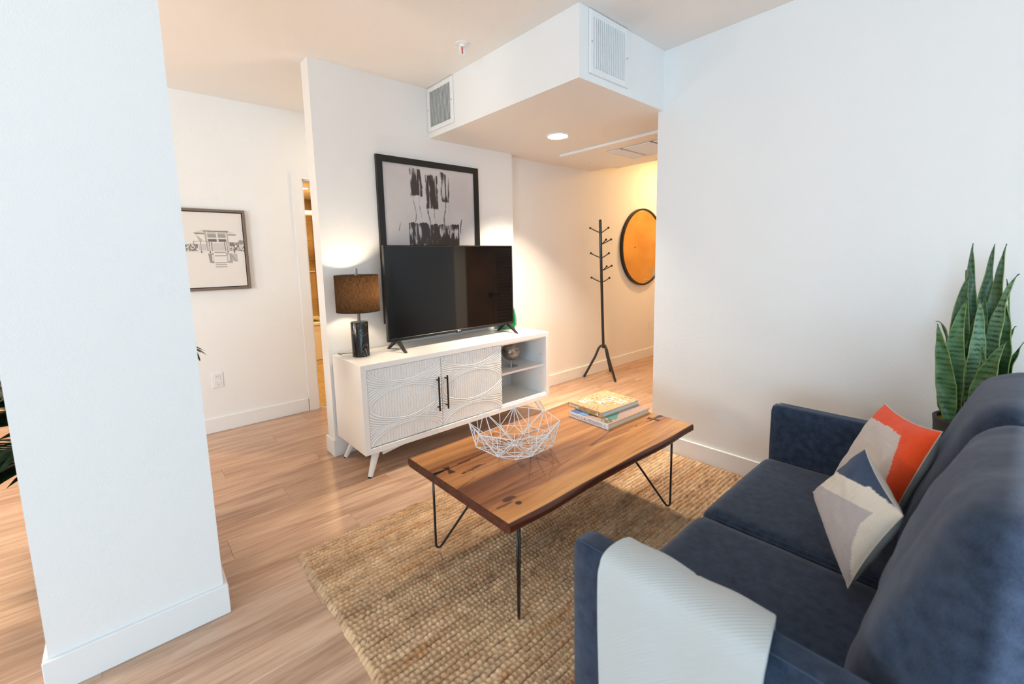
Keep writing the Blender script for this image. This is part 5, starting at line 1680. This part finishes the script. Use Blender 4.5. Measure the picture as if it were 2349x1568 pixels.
LV = [
 ((1.560, -3.002, 1.405), (1.560, -3.007, 1.225), (1.560, -3.042, 0.69), 0.058, 4, 1, G1),
 ((1.580, -3.061, 1.400), (1.580, -3.053, 1.190), (1.580, -3.058, 0.69), 0.064, -14, 2, G1),
 ((1.550, -3.092, 1.400), (1.550, -3.079, 1.176), (1.550, -3.076, 0.69), 0.056, 10, 3, G1),
 ((1.500, -3.132, 1.286), (1.500, -3.089, 1.095), (1.500, -3.072, 0.69), 0.060, 25, 4, G3),
 ((1.520, -3.004, 1.284), (1.520, -2.990, 1.083), (1.520, -3.023, 0.69), 0.072, -8, 5, G1),
 ((1.460, -3.007, 1.190), (1.460, -2.985, 0.983), (1.460, -3.007, 0.69), 0.066, 14, 6, G2),
 ((1.470, -3.039, 1.191), (1.470, -3.048, 0.991), (1.470, -3.050, 0.69), 0.060, -4, 7, G3),
 ((1.490, -3.103, 1.187), (1.490, -3.118, 0.998), (1.490, -3.093, 0.69), 0.048, 38, 8, G1),
 ((1.440, -2.929, 1.083), (1.440, -2.962, 0.900), (1.440, -2.995, 0.69), 0.058, -6, 9, G2),
 ((1.500, -2.921, 1.085), (1.500, -2.964, 0.991), (1.500, -3.005, 0.69), 0.036, 30, 10, G1),
 ((1.420, -3.121, 1.038), (1.420, -3.079, 0.900), (1.420, -3.051, 0.69), 0.062, 6, 11, G2),
 ((1.530, -3.166, 1.025), (1.530, -3.134, 0.906), (1.530, -3.093, 0.69), 0.036, 50, 12, G1),
 ((1.570, -3.142, 1.077), (1.570, -3.120, 0.985), (1.570, -3.078, 0.69), 0.036, 30, 13, G1),
 ((1.540, -3.102, 1.264), (1.540, -3.117, 1.059), (1.540, -3.102, 0.69), 0.040, 60, 14, G1),
 ((1.460, -2.965, 0.870), (1.460, -2.961, 0.795), (1.460, -2.992, 0.69), 0.036, 30, 15, G1),
 ((1.600, -2.988, 1.295), (1.600, -2.999, 1.149), (1.600, -3.033, 0.69), 0.034, 20, 16, G1),
 ((1.500, -3.030, 1.110), (1.500, -3.028, 0.920), (1.500, -3.035, 0.69), 0.052, 20, 17, G1),
 ((1.455, -3.060, 1.000), (1.455, -3.068, 0.850), (1.455, -3.062, 0.69), 0.046, -20, 18, G1),
 ((1.540, -3.050, 1.200), (1.540, -3.055, 0.950), (1.540, -3.055, 0.69), 0.060, 5, 19, G1),
]
for l in LV:
    snake_leaf(*l)

# ---------------------------------------------------------------- palm behind the column
PB = Vector((-1.12, -0.30, 0))
pm = thing('potted_palm', PB, 'dark green feathery palm standing behind the white column', 'plant')
obj('pot', MB().lathe([(0.12, 0), (0.125, 0.01), (0.155, 0.30), (0.150, 0.305), (0.140, 0.28), (0.0, 0.28)], 32, PB, cap=(True, False)), mat('white_pot', (0.7, 0.7, 0.68), 0.5), pm, smooth=True)
M_PALM = mat('palm_green', S(22, 44, 30), 0.45, var=(20, S(40, 66, 40), 0.35, 0.7))
def frond(tip, rise, seed, nl=22, ll=0.24):
    base = PB + Vector((0.0, 0.0, 0.28))
    tip = Vector(tip)
    ctrl = base.lerp(tip, 0.45) + Vector((0, 0, rise))
    pts = []
    for i in range(25):
        t = i / 24
        pts.append(base * (1 - t) ** 2 + ctrl * 2 * t * (1 - t) + tip * t * t)
    mb = MB().tube(pts, [0.006 * (1 - 0.75 * i / 24) for i in range(25)], 6)
    rg = random.Random(seed)
    for i in range(nl):
        t = 0.30 + 0.70 * i / (nl - 1)
        f = t * 24
        a = int(min(f, 23)); p = pts[a].lerp(pts[a + 1], f - a)
        T = (pts[a + 1] - pts[a]).normalized()
        S_ = T.cross(Vector((0, 0, 1))).normalized()
        Nn = S_.cross(T).normalized()
        L = ll * (0.55 + 0.75 * math.sin(math.pi * (0.15 + 0.8 * (t - 0.3) / 0.7))) * rg.uniform(0.85, 1.1)
        for sg in (-1, 1):
            d = (T * 0.62 + S_ * sg * 0.78 + Nn * rg.uniform(-0.05, 0.12)).normalized()
            side = d.cross(Nn).normalized()
            w = 0.017 * rg.uniform(0.8, 1.15)
            vs, fs = [], []
            for q, (tt, ww) in enumerate(((0, 0.35), (0.25, 1.0), (0.55, 0.95), (0.82, 0.55), (1.0, 0.03))):
                c = p + d * L * tt + Vector((0, 0, -0.30 * L * tt * tt))
                vs += [c - side * w * ww, c + Nn * w * 0.25 * ww, c + side * w * ww]
            for q in range(4):
                fs += [(q * 3, q * 3 + 1, q * 3 + 4, q * 3 + 3), (q * 3 + 1, q * 3 + 2, q * 3 + 5, q * 3 + 4)]
            mb.add(vs, fs)
    obj('frond', mb, M_PALM, pm, smooth=True)
frond((-1.60, -0.42, 0.86), 0.50, 1, 26, 0.26)
frond((-1.62, -0.50, 0.58), 0.40, 2, 26, 0.26)
frond((-1.58, -0.20, 0.72), 0.42, 3, 26, 0.26)
frond((-1.66, -0.36, 0.42), 0.42, 9, 24, 0.30)
frond((-1.70, -0.30, 0.98), 0.42, 10, 28, 0.28)
frond((-0.80, -0.40, 0.97), 0.55, 4, 18, 0.12)
frond((-1.05, 0.10, 1.05), 0.50, 5)
frond((-1.20, -0.62, 0.98), 0.45, 6, 18, 0.12)
frond((-1.40, 0.15, 0.80), 0.45, 7)
